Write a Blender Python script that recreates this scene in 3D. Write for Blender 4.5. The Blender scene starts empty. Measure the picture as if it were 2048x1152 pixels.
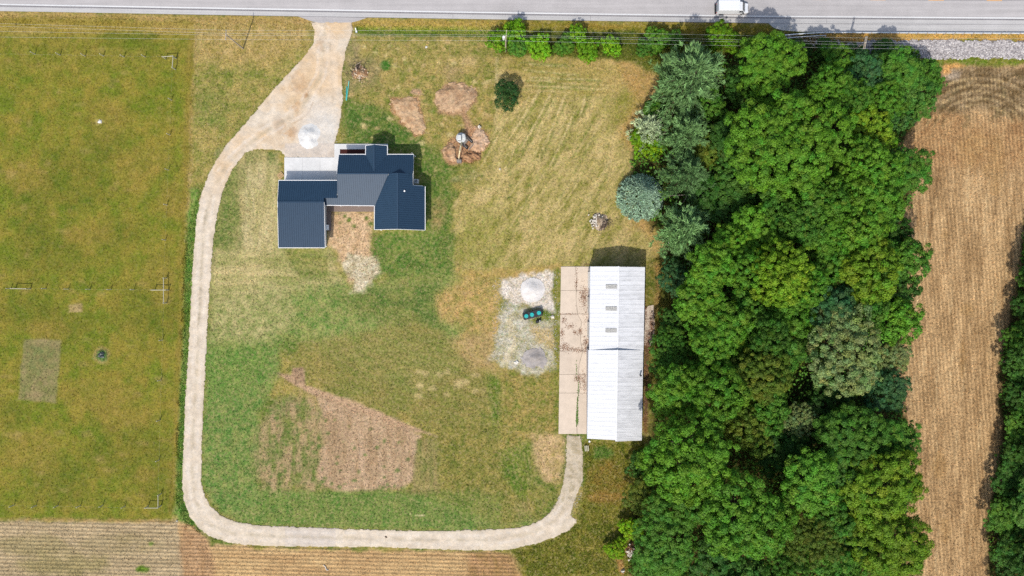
import bpy, bmesh, math, random
import numpy as np
from mathutils import Vector, Matrix

random.seed(7)
RNG = np.random.default_rng(7)
SC = bpy.context.scene
COL = SC.collection

# ------------------------------------------------------------------ camera, sky, sun, exposure
H = 136.5333                                    # drone height: 10 photo pixels = 1 m on the ground
cam_d = bpy.data.cameras.new('camera'); cam = bpy.data.objects.new('camera', cam_d); COL.objects.link(cam)
cam.location = (0, 0, H); cam.rotation_euler = (0, 0, 0)
cam_d.sensor_fit = 'HORIZONTAL'; cam_d.sensor_width = 36; cam_d.lens = 24
cam_d.clip_start = 1.0; cam_d.clip_end = 20000
SC.camera = cam

SUN_EL = math.radians(50)
SHX, SHY = 0.30, 0.954                          # where shadows fall on the ground
sun_dir = Vector((-SHX*math.cos(SUN_EL), -SHY*math.cos(SUN_EL), math.sin(SUN_EL)))
world = bpy.data.worlds.new('World'); SC.world = world; world.use_nodes = True
wn = world.node_tree.nodes; wl = world.node_tree.links; wn.clear()
wo = wn.new('ShaderNodeOutputWorld'); wb = wn.new('ShaderNodeBackground'); ws = wn.new('ShaderNodeTexSky')
ws.sky_type = 'NISHITA'; ws.sun_disc = False; ws.sun_elevation = SUN_EL
ws.sun_rotation = math.atan2(sun_dir.x, sun_dir.y); ws.air_density = 1.3; ws.dust_density = 2.5; ws.ozone_density = 1.0
wb.inputs['Strength'].default_value = 0.15
wl.new(ws.outputs['Color'], wb.inputs['Color']); wl.new(wb.outputs['Background'], wo.inputs['Surface'])
sun_d = bpy.data.lights.new('sun', 'SUN'); sun = bpy.data.objects.new('sun', sun_d); COL.objects.link(sun)
sun_d.energy = 3.6; sun_d.angle = math.radians(0.8); sun_d.color = (1.0, 0.95, 0.87)
sun.rotation_euler = sun_dir.to_track_quat('Z', 'Y').to_euler(); sun.location = (-30, -60, 90)
SC.view_settings.view_transform = 'Standard'; SC.view_settings.look = 'None'
SC.view_settings.gamma = 1.0; SC.view_settings.use_curve_mapping = False
SC.view_settings.exposure = 0.40
SC.render.engine = 'CYCLES'
SC.cycles.max_bounces = 5; SC.cycles.diffuse_bounces = 3; SC.cycles.glossy_bounces = 2
SC.cycles.transmission_bounces = 3; SC.cycles.use_denoising = False

# ------------------------------------------------------------------ helpers
KC = 1.75                                       # sunlit picture value -> surface reflectance
def lin1(v):
    v = v/255.0
    return v/12.92 if v <= 0.04045 else ((v+0.055)/1.055)**2.4
def C(r, g, b): return (lin1(r)/KC, lin1(g)/KC, lin1(b)/KC)
def W(px, py, z=0.0):
    k = (1-z/H)/10.0
    return Vector(((px-1024)*k, (576-py)*k, z))

def tag(o, label=None, cat=None, group=None, kind=None):
    if label: o['label'] = label
    if cat: o['category'] = cat
    if group: o['group'] = group
    if kind: o['kind'] = kind
    return o
def thing(name, label, cat, loc=(0,0,0), rz=0.0, group=None):
    o = bpy.data.objects.new(name, None); COL.objects.link(o)
    o.empty_display_size = 0.2
    o.location = loc; o.rotation_euler = (0,0,rz)
    return tag(o, label, cat, group)
def link(name, me, parent=None, loc=None, rz=None):
    o = bpy.data.objects.new(name, me); COL.objects.link(o)
    if parent is not None: o.parent = parent
    if loc is not None: o.location = loc
    if rz is not None: o.rotation_euler = (0,0,rz)
    return o
def copy_tree(o, parent=None):
    c = o.copy(); COL.objects.link(c)
    if parent is not None: c.parent = parent
    for ch in list(o.children): copy_tree(ch, c)
    return c

class MB:
    def __init__(self): self.v = []; self.f = []
    def add(self, vs, fs):
        n = len(self.v); self.v += [tuple(p) for p in vs]; self.f += [tuple(i+n for i in f) for f in fs]; return self
    def box(self, c, s, rz=0.0, M=None):
        hx, hy, hz = s[0]/2, s[1]/2, s[2]/2
        ps = [Vector((x*hx, y*hy, z*hz)) for z in (-1,1) for y in (-1,1) for x in (-1,1)]
        R = Matrix.Rotation(rz, 3, 'Z') if M is None else M
        ps = [R @ p + Vector(c) for p in ps]
        return self.add(ps, [(0,2,3,1),(4,5,7,6),(0,1,5,4),(2,6,7,3),(0,4,6,2),(1,3,7,5)])
    def bar(self, p, q, w, h=None, up=(0,0,1)):
        p, q = Vector(p), Vector(q); h = h or w
        d = (q-p); L = d.length; d.normalize(); u = Vector(up)
        if abs(d.dot(u)) > .98: u = Vector((1,0,0))
        s = d.cross(u).normalized(); t = s.cross(d)
        M = Matrix((d, s, t)).transposed()
        return self.box((p+q)/2, (L, w, h), M=M)
    def tube(self, pts, r, n=6, caps=True):
        pts = [Vector(p) for p in pts]; rs = r if isinstance(r, (list,tuple)) else [r]*len(pts)
        vs = []; fs = []
        for i, p in enumerate(pts):
            d = (pts[min(i+1,len(pts)-1)]-pts[max(i-1,0)]).normalized()
            u = Vector((0,0,1)) if abs(d.z) < .95 else Vector((1,0,0))
            s = d.cross(u).normalized(); t = d.cross(s)
            for k in range(n):
                a = 2*math.pi*k/n; vs.append(p + (s*math.cos(a)+t*math.sin(a))*rs[i])
        for i in range(len(pts)-1):
            for k in range(n):
                fs.append((i*n+k, i*n+(k+1)%n, (i+1)*n+(k+1)%n, (i+1)*n+k))
        if caps:
            fs.append(tuple(range(n))[::-1]); fs.append(tuple(range((len(pts)-1)*n, len(pts)*n)))
        return self.add(vs, fs)
    def cyl(self, c, r, h, n=16, r2=None):
        c = Vector(c); return self.tube([c, c+Vector((0,0,h))], [r, r if r2 is None else r2], n)
    def lathe(self, c, prof, n=20):
        c = Vector(c); vs = []; fs = []
        for (r, z) in prof:
            for k in range(n):
                a = 2*math.pi*k/n; vs.append(c+Vector((r*math.cos(a), r*math.sin(a), z)))
        for i in range(len(prof)-1):
            for k in range(n): fs.append((i*n+k, i*n+(k+1)%n, (i+1)*n+(k+1)%n, (i+1)*n+k))
        fs.append(tuple(range(n))[::-1]); fs.append(tuple(range((len(prof)-1)*n, len(prof)*n)))
        return self.add(vs, fs)
    def prism(self, poly, z0, z1):
        n = len(poly)
        vs = [(p[0],p[1],z0) for p in poly]+[(p[0],p[1],z1) for p in poly]
        fs = [tuple(range(n))[::-1], tuple(range(n,2*n))]+[(i,(i+1)%n,n+(i+1)%n,n+i) for i in range(n)]
        return self.add(vs, fs)
    def slab3(self, pts, t):                     # sloping sheet with thickness t below it
        n = len(pts); pts = [Vector(p) for p in pts]
        lo = [p-Vector((0,0,t)) for p in pts]
        return self.add(pts+lo, [tuple(range(n)), tuple(range(n,2*n))[::-1]]+[(i,n+i,n+(i+1)%n,(i+1)%n) for i in range(n)])
    def mesh(self, name, mat, smooth=False, bevel=0):
        me = bpy.data.meshes.new(name); me.from_pydata(self.v, [], self.f); me.update()
        bm = bmesh.new(); bm.from_mesh(me)
        bmesh.ops.recalc_face_normals(bm, faces=bm.faces)
        if bevel: bmesh.ops.bevel(bm, geom=bm.edges[:]+bm.verts[:], offset=bevel, segments=2, affect='EDGES', profile=.5)
        if smooth:
            for f in bm.faces: f.smooth = True
        bm.to_mesh(me); bm.free()
        if mat: me.materials.append(mat)
        return me
    def build(self, name, mat, parent=None, smooth=False, bevel=0, loc=None, rz=None):
        return link(name, self.mesh(name, mat, smooth, bevel), parent, loc, rz)

def np_mesh(name, V, F, mat=None, col=None, smooth=False):
    V = np.asarray(V, np.float32); F = np.asarray(F, np.int32); m, k = F.shape
    me = bpy.data.meshes.new(name)
    me.vertices.add(len(V)); me.vertices.foreach_set('co', V.ravel())
    me.loops.add(m*k); me.loops.foreach_set('vertex_index', F.ravel())
    me.polygons.add(m); me.polygons.foreach_set('loop_start', np.arange(0, m*k, k, dtype=np.int32))
    me.update(calc_edges=True)
    if smooth: me.polygons.foreach_set('use_smooth', np.ones(m, bool))
    if col is not None:
        a = me.color_attributes.new('Col', 'FLOAT_COLOR', 'POINT')
        c4 = np.ones((len(V),4), np.float32); c4[:,:3] = col; a.data.foreach_set('color', c4.ravel())
    if mat: me.materials.append(mat)
    return me

# noise in numpy
_T = [np.random.default_rng(100+i).random((256,256)).astype(np.float32) for i in range(6)]
def vn(x, y, s):
    t = _T[s % 6]; x = x + 37.3*s; y = y + 91.7*s
    ix = np.floor(x).astype(np.int64); iy = np.floor(y).astype(np.int64); fx = x-ix; fy = y-iy
    fx = fx*fx*(3-2*fx); fy = fy*fy*(3-2*fy); ix &= 255; iy &= 255; jx = (ix+1)&255; jy = (iy+1)&255
    return (t[ix,iy]*(1-fx)+t[jx,iy]*fx)*(1-fy)+(t[ix,jy]*(1-fx)+t[jx,jy]*fx)*fy
def fbm(x, y, scale, s=0, oc=4, rough=.55):     # about -1..1
    a = 1.0; tot = 0; nrm = 0; f = 1.0/scale
    for i in range(oc):
        tot = tot + a*(vn(x*f, y*f, s+i)-.5)*2; nrm += a; a *= rough; f *= 2.03
    return tot/nrm*1.6
def sstep(a, b, x):
    t = np.clip((x-a)/(b-a), 0, 1); return t*t*(3-2*t)
def sd_poly(x, y, P):
    P = np.asarray(P, float); n = len(P); d = np.full(x.shape, 1e18); ins = np.zeros(x.shape, bool)
    for i in range(n):
        ax, ay = P[i]; bx, by = P[(i+1)%n]; ex, ey = bx-ax, by-ay
        wx, wy = x-ax, y-ay; t = np.clip((wx*ex+wy*ey)/(ex*ex+ey*ey+1e-9), 0, 1)
        d = np.minimum(d, (wx-ex*t)**2+(wy-ey*t)**2)
        c = (ay > y) != (by > y)
        if ey != 0: ins ^= c & (x < ax + (y-ay)*ex/ey)
    return np.where(ins, -np.sqrt(d), np.sqrt(d))
def sd_line(x, y, P):
    d = np.full(x.shape, 1e18)
    for (ax, ay), (bx, by) in zip(P[:-1], P[1:]):
        ex, ey = bx-ax, by-ay; wx, wy = x-ax, y-ay; t = np.clip((wx*ex+wy*ey)/(ex*ex+ey*ey+1e-9), 0, 1)
        d = np.minimum(d, (wx-ex*t)**2+(wy-ey*t)**2)
    return np.sqrt(d)

# ------------------------------------------------------------------ materials
class NT:
    def __init__(self, name):
        self.m = bpy.data.materials.new(name); self.m.use_nodes = True
        self.t = self.m.node_tree; self.t.nodes.clear()
        self.out = self.t.nodes.new('ShaderNodeOutputMaterial')
    def n(self, ty, **kw):
        nd = self.t.nodes.new('ShaderNode'+ty)
        for k, v in kw.items():
            if k.startswith('i_'):
                key = k[2:]; nd.inputs[int(key) if key.isdigit() else key.replace('_',' ')].default_value = v
            else: setattr(nd, k, v)
        return nd
    def l(self, a, b): self.t.links.new(a, b)
    def math(self, op, a, b=None, clamp=False):
        nd = self.n('Math', operation=op, use_clamp=clamp)
        for i, s in enumerate((a, b)):
            if s is None: continue
            if isinstance(s, (int,float)): nd.inputs[i].default_value = s
            else: self.l(s, nd.inputs[i])
        return nd.outputs[0]
    def mix(self, fac, a, b, mode='MIX'):
        nd = self.n('Mix', data_type='RGBA', blend_type=mode, clamp_factor=True)
        for s, i in ((fac,0),(a,6),(b,7)):
            if isinstance(s, (int,float)): nd.inputs[i].default_value = s
            elif isinstance(s, tuple): nd.inputs[i].default_value = (*s,1)
            else: self.l(s, nd.inputs[i])
        return nd.outputs[2]
    def noise(self, scale, detail=4, rough=.6, vec=None, dist=0):
        nd = self.n('TexNoise', i_Scale=scale, i_Detail=detail, i_Roughness=rough, i_Distortion=dist)
        if vec is not None: self.l(vec, nd.inputs['Vector'])
        return nd.outputs['Fac']
    def rng(self, v, a, b, c, d):
        nd = self.n('MapRange'); self.l(v, nd.inputs[0])
        for i, x in enumerate((a,b,c,d)): nd.inputs[i+1].default_value = x
        return nd.outputs[0]
    def pos(self): return self.n('NewGeometry').outputs['Position']
    def mapping(self, vec, rot=(0,0,0), scale=(1,1,1)):
        nd = self.n('Mapping'); nd.inputs['Rotation'].default_value = rot; nd.inputs['Scale'].default_value = scale
        self.l(vec, nd.inputs['Vector']); return nd.outputs[0]
    def bump(self, h, strength=.5, dist=.1):
        nd = self.n('Bump', i_Strength=strength, i_Distance=dist); self.l(h, nd.inputs['Height']); return nd.outputs[0]
    def principled(self, color, rough=.8, spec=.2, metal=0, normal=None):
        p = self.n('BsdfPrincipled')
        if isinstance(color, tuple): p.inputs['Base Color'].default_value = (*color,1)
        else: self.l(color, p.inputs['Base Color'])
        if isinstance(rough, (int,float)): p.inputs['Roughness'].default_value = rough
        else: self.l(rough, p.inputs['Roughness'])
        p.inputs['Specular IOR Level'].default_value = spec; p.inputs['Metallic'].default_value = metal
        if normal is not None: self.l(normal, p.inputs['Normal'])
        return p.outputs[0]
    def end(self, sh): self.l(sh, self.out.inputs['Surface']); return self.m

def simple(name, color, rough=.6, spec=.3, metal=0, vary=.12, scale=3.0):
    t = NT(name); nz = t.noise(scale, 4, .6, t.pos())
    f = t.rng(nz, .25, .75, 1-vary, 1+vary)
    c = t.mix(1.0, color, t.n('CombineColor').outputs[0], 'MIX')
    cc = t.n('CombineColor'); [t.l(f, cc.inputs[i]) for i in range(3)]
    c = t.mix(1.0, color, cc.outputs[0], 'MULTIPLY')
    return t.end(t.principled(c, rough, spec, metal))

def ground_mat(name, grain=.5, rows=None, bump=.6, fleck=.35, fleck_col=(.30,.24,.13), clump=0.0):
    t = NT(name); p = t.pos()
    a = t.n('Attribute', attribute_name='Col').outputs['Color']
    n1 = t.noise(2.6, 5, .72, p); n2 = t.noise(0.55, 4, .6, p); n3 = t.noise(5.5, 3, .6, p)
    g = t.math('ADD', t.rng(n1, .28, .72, 1-grain, 1+grain), t.rng(n2, .3, .7, -.14, .14))
    cc = t.n('CombineColor'); [t.l(g, cc.inputs[i]) for i in range(3)]
    c = t.mix(1.0, a, cc.outputs[0], 'MULTIPLY')
    n4 = t.noise(1.3, 4, .7, t.mapping(p, scale=(1,1,.2)))
    hue = t.rng(n4, .35, .65, 0, 1)
    c = t.mix(t.math('MULTIPLY', hue, .35), c, t.mix(1.0, c, (1.12,1.0,.84), 'MULTIPLY'))
    c = t.mix(t.rng(n3, .62, .75, 0, fleck), c, fleck_col)
    hgt = t.math('ADD', n1, t.math('MULTIPLY', n3, .6))
    if clump:
        n5 = t.noise(1.7, 5, .68, t.mapping(p, rot=(0,0,.5)))
        c = t.mix(t.rng(n5, .50, .66, 0, clump), c, (.30,.235,.115))
        c = t.mix(t.rng(n5, .46, .32, 0, clump*1.5), c, t.mix(1.0, c, (.55,.80,.55), 'MULTIPLY'))
    if rows:
        ang, period, amp = rows
        r = t.mapping(p, rot=(0,0,ang))
        sx = t.n('SeparateXYZ'); t.l(r, sx.inputs[0])
        wob = t.math('MULTIPLY', t.math('SUBTRACT', t.noise(.9, 3, .6, p), .5), .26)
        ph = t.math('MULTIPLY', t.math('ADD', sx.outputs[0], wob), 2*math.pi/period)
        w = t.rng(t.math('SINE', ph), -1, 1, 0, 1)
        am = t.rng(t.noise(.12, 3, .6, p), .35, .6, .25, 1.0)
        k = t.math('MULTIPLY', t.math('MULTIPLY', t.math('SUBTRACT', w, .5), am), amp)
        k1 = t.math('ADD', k, 1.0); ck = t.n('CombineColor'); [t.l(k1, ck.inputs[i]) for i in range(3)]
        c = t.mix(1.0, c, ck.outputs[0], 'MULTIPLY'); hgt = t.math('ADD', hgt, t.math('MULTIPLY', w, .8))
    return t.end(t.principled(c, .95, .08, normal=t.bump(hgt, bump, .12)))

M_GRASS = ground_mat('grass_ground', .60, None, .7, .36, clump=.50)
M_PAST = ground_mat('pasture_turf', .46, None, .5, .18, (.26,.21,.10), clump=.16)
M_STUB_E = ground_mat('stubble_rows', .60, (math.radians(-4.6), .76, .40), 1.0, .55, (.42,.33,.19))
M_STUB_S = ground_mat('stubble_rows_across', .40, (math.radians(91.5), .76, .32), .9, .4, (.42,.34,.20))
M_FLOOR = ground_mat('wood_floor', .6, None, .9, .25, (.10,.08,.04))
M_GRAVEL = ground_mat('fine_gravel', .13, None, .45, .22, (.48,.44,.38))
M_DIRT = ground_mat('bare_dirt', .30, None, .45, .55, (.46,.35,.25), clump=.25)

# ------------------------------------------------------------------ painting the ground colours (photo pixels at ground level)
LAY = []
def poly(P, a, b=None, f=8, amp=6, asc=25, op=1.0, ms=22, bias=0.0, con=1.3, rot=0, st=1.0, mop=0.0):
    LAY.append(('p', P, a, b or a, f, amp, asc, op, ms, bias, con, rot, st, mop))
def blob(cx, cy, rx, ry, a, b=None, rot=0, **kw):
    n = 18; c, s = math.cos(math.radians(rot)), math.sin(math.radians(rot))
    P = [(cx+rx*math.cos(t)*c-ry*math.sin(t)*s, cy+rx*math.cos(t)*s+ry*math.sin(t)*c) for t in np.linspace(0, 2*math.pi, n, endpoint=False)]
    kw.setdefault('f', min(rx,ry)*.5); kw.setdefault('amp', min(rx,ry)*.45); kw.setdefault('asc', max(12,min(rx,ry)))
    poly(P, a, b, **kw)
def line(P, w, a, b=None, f=4, amp=3, asc=14, op=1.0, ms=14, bias=0, con=1.3, rot=0, st=1.0, mop=0.0):
    LAY.append(('l', (P, w), a, b or a, f, amp, asc, op, ms, bias, con, rot, st, mop))

def paint(x, y):
    sh = x.shape; x = x.ravel().astype(float); y = y.ravel().astype(float)
    m = fbm(x, y, 30, 3, 5, .62)
    w = np.clip(.5+m*.9, 0, 1)[:,None]
    col = np.asarray(C(92,112,44))*(1-w)+np.asarray(C(158,142,78))*w
    for i, (kd, P, a, b, f, amp, asc, op, ms, bias, con, rot, st, mop) in enumerate(LAY):
        pts = np.asarray(P if kd == 'p' else P[0], float); ex = f+abs(amp)*2+(0 if kd == 'p' else P[1])
        x0, y0 = pts.min(0)-ex; x1, y1 = pts.max(0)+ex
        k = np.nonzero((x > x0)&(x < x1)&(y > y0)&(y < y1))[0]
        if not len(k): continue
        xs, ys = x[k], y[k]
        sd = sd_poly(xs, ys, P) if kd == 'p' else sd_line(xs, ys, P[0])-P[1]/2
        sd = sd + amp*fbm(xs, ys, asc, i, 4, .6)
        mask = 1-sstep(-f, f, sd)
        if mop: mask = mask*np.clip(1-mop+mop*(1+2.2*fbm(xs, ys, ms*.8, i+3, 4, .65)), 0, 1)
        cr, sr = math.cos(math.radians(rot)), math.sin(math.radians(rot))
        u = (xs*cr+ys*sr)/st; v = -xs*sr+ys*cr
        t = np.clip(.5+bias+con*.5*fbm(u, v, ms, i+1, 5, .65), 0, 1)[:,None]
        c = np.asarray(C(*a))*(1-t)+np.asarray(C(*b))*t
        mk = (mask*op)[:,None]
        col[k] = col[k]*(1-mk)+c*mk
    return (col*1.13).reshape(sh+(3,))

# ---- yard, by area
# strip between pasture and drive
poly([(388,36),(625,40),(600,115),(500,230),(440,300),(400,380),(385,300),(385,130)], (112,122,50), (168,150,88), f=6, ms=16)
poly([(388,36),(622,40),(610,92),(560,120),(480,128),(392,120)], (150,132,70), (190,162,108), f=14, ms=12, op=.85)
blob(420,215,32,40,(92,116,48),(140,136,72),op=.7,ms=10)
poly([(396,378),(400,440),(388,560),(380,720),(370,900),(372,1000),(410,1075),(366,1060),(346,1010),(352,900),(361,700),(368,480),(380,380)], (90,138,52), (128,144,72), f=5, ms=9)
line([(388,55),(384,120),(378,200),(374,330),(373,420)], 13, (176,150,105), (150,132,72), f=4, op=.85)
line([(360,640),(356,760),(350,860),(347,960)], 5, (182,164,112), (120,120,60), f=3, op=.7)
# north yard east of the drive
poly([(700,44),(1000,54),(1005,300),(905,330),(840,300),(680,292),(690,120)], (116,122,52), (172,150,92), f=8, ms=13)
poly([(705,38),(1000,40),(1000,54),(700,52)], (142,126,52), (176,150,84), f=4, ms=12, rot=0, st=5)
line([(715,60),(850,62),(990,66),(1250,66)], 13, (96,124,34), (128,136,48), f=5, ms=10, st=6, amp=2)
line([(715,53),(850,54),(990,56)], 4, (150,145,60), f=2, amp=1, op=.7)
line([(735,67),(850,69),(985,73)], 6, (70,98,26), (98,118,38), f=3, op=.9, st=6)
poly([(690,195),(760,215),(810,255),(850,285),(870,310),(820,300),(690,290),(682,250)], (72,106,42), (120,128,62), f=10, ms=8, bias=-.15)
blob(771,131,11,11,(58,108,34),f=3,amp=2)
blob(735,150,30,30,(150,128,100),(116,118,72),op=.7,ms=8)
poly([(695,75),(720,85),(715,180),(690,195),(684,140)], (158,140,108), (120,124,66), f=8, ms=7, op=.75)
poly([(830,290),(905,300),(905,540),(850,520),(850,460),(830,330)], (74,108,40), (124,132,66), f=12, ms=10, bias=-.1)
blob(876,430,16,30,(178,148,102),(110,118,60),ms=8,op=.7)
blob(930,255,60,60,(140,128,58),(168,140,84),op=.35,ms=9)
line([(994,115),(994,200),(990,300),(988,390)], 5, (204,188,140), (160,150,94), f=2, op=.8)
line([(1000,345),(960,352),(905,360)], 9, (112,130,82), (150,146,100), f=4, op=.6)
line([(1001,150),(1000,340)], 4, (84,112,46), f=2, op=.75)
blob(965,355,55,22,(96,118,58),(150,138,84),op=.6,ms=8)
# meadow
poly([(1000,108),(1230,112),(1262,120),(1290,138),(1322,150),(1322,250),(1275,300),(1255,420),(1330,470),(1330,532),(1122,535),(910,548),(905,400),(985,330),(992,200)], (134,130,62), (192,171,116), f=7, ms=14, rot=-58, st=2.5, con=1.5)
poly([(1005,112),(1230,116),(1262,140),(1240,190),(1010,200)], (136,128,58), (184,158,100), f=12, ms=10, rot=4, st=7, op=.8)
poly([(1225,112),(1262,120),(1290,138),(1322,152),(1322,250),(1262,300),(1235,260),(1262,200)], (186,146,92), (160,134,78), f=14, ms=10, op=.85)
for k, (x0, y0, x1, y1) in enumerate([(1085,170,1030,260),(1105,180,1040,300),(1130,190,1075,320),(1150,220,1100,330),(1170,190,1160,230),(1030,290,1010,340),(1060,155,1200,160),(1060,128,1130,132),(1050,140,1150,150),(1045,160,1110,163)]):
    line([(x0,y0),((x0+x1)/2+2,(y0+y1)/2),(x1,y1)], 2.6, (212,192,142), f=1.6, amp=1.5, asc=8, op=.8, mop=.5)
    line([(x0+6,y0+2),((x0+x1)/2+8,(y0+y1)/2+2),(x1+6,y1+2)], 4, (100,118,48), f=2.5, amp=2, asc=8, op=.6, mop=.5)
_r = random.Random(4)
for k in range(34):
    x0, y0 = 1010+_r.random()*230, 150+_r.random()*300; L_ = 40+_r.random()*90; sl = -.55+_r.gauss(0,.07)
    line([(x0,y0),(x0+sl*L_*.5+1,y0+L_*.5),(x0+sl*L_,y0+L_)], 1.6+_r.random()*1.6, (206,186,134) if k%5 < 3 else (104,120,50), f=1.6, amp=1.5, asc=7, op=.6, mop=.6)
for k in range(14):
    y0 = 122+_r.random()*60; x0 = 1020+_r.random()*110
    line([(x0,y0),(x0+60,y0+1+_r.random()*3),(x0+110,y0+5)], 1.6+_r.random()*1.4, (208,188,136) if k%2 else (102,120,48), f=1.5, amp=1.2, asc=7, op=.6, mop=.5)
for k in range(26):
    x0, y0 = 640+_r.random()*260, 600+_r.random()*120
    line([(x0,y0),(x0+30,y0+9+_r.random()*4),(x0+58,y0+26+_r.random()*6)], 1.4+_r.random(), (172,164,108) if k%2 else (78,108,44), f=1.4, amp=1, asc=6, op=.5, mop=.6)
for k in range(40):
    x0 = 470+_r.random()*90; y0 = 320+_r.random()*200
    line([(x0,y0),(x0-1,y0+40),(x0-4,y0+60+_r.random()*60)], 1.3+_r.random(), (198,182,136) if k%3 else (96,116,52), f=1.3, amp=1, asc=6, op=.5, mop=.5)
for k in range(30):
    x0 = 425+_r.random()*200; y0 = 515+_r.random()*100
    line([(x0,y0),(x0+40,y0+1),(x0+60+_r.random()*60,y0-2)], 1.3+_r.random(), (192,178,128) if k%3 else (92,118,52), f=1.3, amp=1, asc=6, op=.5, mop=.5)
for k in range(40):
    x0 = 560+_r.random()*420; y0 = 985+_r.random()*30
    line([(x0,y0),(x0,y0+20),(x0+1,y0+34)], 1.2+_r.random()*.8, (156,152,96) if k%2 else (66,100,38), f=1.2, amp=1, asc=6, op=.5, mop=.5)
_q = random.Random(9)
for k in range(230):                            # single weeds and straw clumps over the yard
    x0, y0 = 420+_q.random()*660, 300+_q.random()*740
    blob(x0, y0, 1.6+_q.random()*2.6, 1.4+_q.random()*2.2, ((206,194,136),(70,106,38),(196,178,120))[k%3], f=1.3, amp=1.2, asc=5, op=.65)
for k in range(110):
    x0, y0 = 700+_q.random()*290, 70+_q.random()*230
    blob(x0, y0, 2+_q.random()*5, 1.5+_q.random()*3, ((208,188,136),(92,116,44),(198,170,122))[k%3], f=1.6, amp=1.6, asc=6, op=.6)
blob(1230,215,45,35,(122,124,46),(150,138,70),op=.6,ms=9)
blob(960,470,50,60,(112,126,44),(150,142,70),op=.6,ms=12)
poly([(910,538),(1050,540),(1122,530),(1122,552),(1000,560),(910,556)], (196,158,102), (160,142,76), f=6, ms=10, op=.85)
line([(1262,425),(1290,450),(1308,480),(1318,530),(1322,575),(1312,610)], 17, (190,152,98), (150,132,70), f=8, ms=8, op=.75)
blob(1285,440,30,24,(192,152,98),(160,136,80),op=.7,ms=9)
poly([(1290,520),(1345,500),(1350,700),(1300,880),(1290,700)], (74,92,28), (128,116,48), f=9, ms=10, op=.8)
line([(1312,530),(1318,570),(1310,620),(1300,680)], 8, (178,142,92), f=4, op=.6, mop=.4)
line([(1293,690),(1292,760),(1290,860)], 9, (132,84,48), (150,120,70), f=4, ms=7, op=.85)
# west of house
poly([(430,300),(560,300),(556,500),(600,520),(600,560),(425,560),(425,480)], (92,116,52), (170,156,106), f=8, ms=14, bias=.1, rot=90, st=4)
poly([(485,330),(556,320),(556,500),(520,600),(470,580),(488,470)], (204,188,144), (164,156,102), f=12, ms=7, rot=90, st=7, op=.8)
poly([(430,370),(470,330),(480,420),(462,520),(440,640),(418,640),(422,520)], (82,112,46), (130,134,72), f=9, ms=9, op=.8)
blob(438,520,14,22,(150,128,106),op=.7,f=6)
# below house
poly([(430,500),(660,500),(700,585),(600,610),(430,640),(420,560)], (136,140,78), (194,178,128), f=14, ms=10, rot=0, st=6)
poly([(565,496),(650,498),(660,560),(600,560)], (74,108,36), (140,136,72), f=8, ms=9, rot=0, st=4, op=.8)
poly([(745,465),(850,462),(905,470),(905,545),(800,556),(748,540),(735,500)], (74,110,42), (132,136,72), f=10, ms=9, bias=-.12)
poly([(590,575),(920,550),(915,650),(1000,760),(960,860),(760,760),(600,680),(480,700),(420,690),(430,640)], (98,130,60), (152,152,90), f=24, ms=12)
poly([(665,590),(870,560),(900,600),(880,700),(800,660),(700,620)], (80,110,48), (128,132,70), f=20, ms=12, rot=15, st=2)
poly([(425,600),(560,560),(590,640),(520,690),(425,680)], (186,174,124), (120,134,70), f=18, ms=9, op=.85)
poly([(660,424),(746,424),(742,462),(735,500),(752,535),(728,570),(700,560),(690,530),(672,505),(655,492)], (216,186,152), (192,158,120), f=6, ms=10)
for bx, by, br in ((698,440,6),(708,452,4),(733,436,5),(690,432,4),(680,446,3),(741,448,4)): blob(bx,by,br,br,(94,118,48),f=2)
poly([(695,505),(748,515),(762,545),(740,565),(726,585),(700,588),(708,560),(690,535)], (216,204,180), (176,164,128), f=6, ms=7, amp=9)
# centre and south yard
poly([(410,690),(560,690),(560,740),(515,830),(520,975),(680,985),(1000,985),(1080,1050),(900,1064),(560,1055),(470,1042),(425,1010),(404,960)], (88,124,56), (140,146,82), f=10, ms=12, bias=-.12)
poly([(405,690),(540,690),(530,760),(430,800),(408,800)], (80,128,48), (122,140,70), f=28, ms=8, op=.6)
poly([(830,800),(960,720),(1010,800),(1080,1040),(1000,1055),(830,985)], (92,104,40), (152,138,74), f=14, ms=10, op=.85)
poly([(600,690),(830,640),(1000,720),(1000,800),(880,862),(700,795),(620,765)], (118,122,58), (148,132,76), f=14, ms=8, rot=20, st=3, op=.75)
for k in range(16):
    bx, by = 830+random.random()*150, 740+random.random()*60; blob(bx, by, 6+random.random()*5, 5, (192,172,122), f=3, op=.6)
poly([(975,750),(1020,760),(1062,900),(1052,1010),(1010,960),(985,850)], (62,106,30), (112,124,46), f=8, ms=8, op=.8)
for k in range(9):
    x0 = 960+k*9; line([(x0,770+k*4),(x0+30,850+k*6),(x0+44,930+k*6)], 2.5, (168,156,100), f=2, amp=2, op=.45, mop=.6)
poly([(870,590),(930,560),(1000,560),(1000,640),(985,720),(1000,745),(950,735),(905,690),(940,650),(880,640)], (192,158,104), (140,134,66), f=12, ms=10, bias=-.05)
poly([(905,680),(985,660),(990,740),(940,735)], (176,148,108), (156,138,86), f=12, ms=9, op=.75)
poly([(1000,735),(1110,745),(1122,800),(1120,870),(1000,900)], (104,116,44), (166,144,84), f=10, ms=9)
poly([(1062,868),(1128,866),(1130,930),(1118,965),(1090,960),(1072,930)], (200,170,130), (150,136,74), f=8, ms=7, bias=-.1)
blob(1045,1018,16,18,(168,146,100),(110,120,60),op=.6,ms=7)
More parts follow.
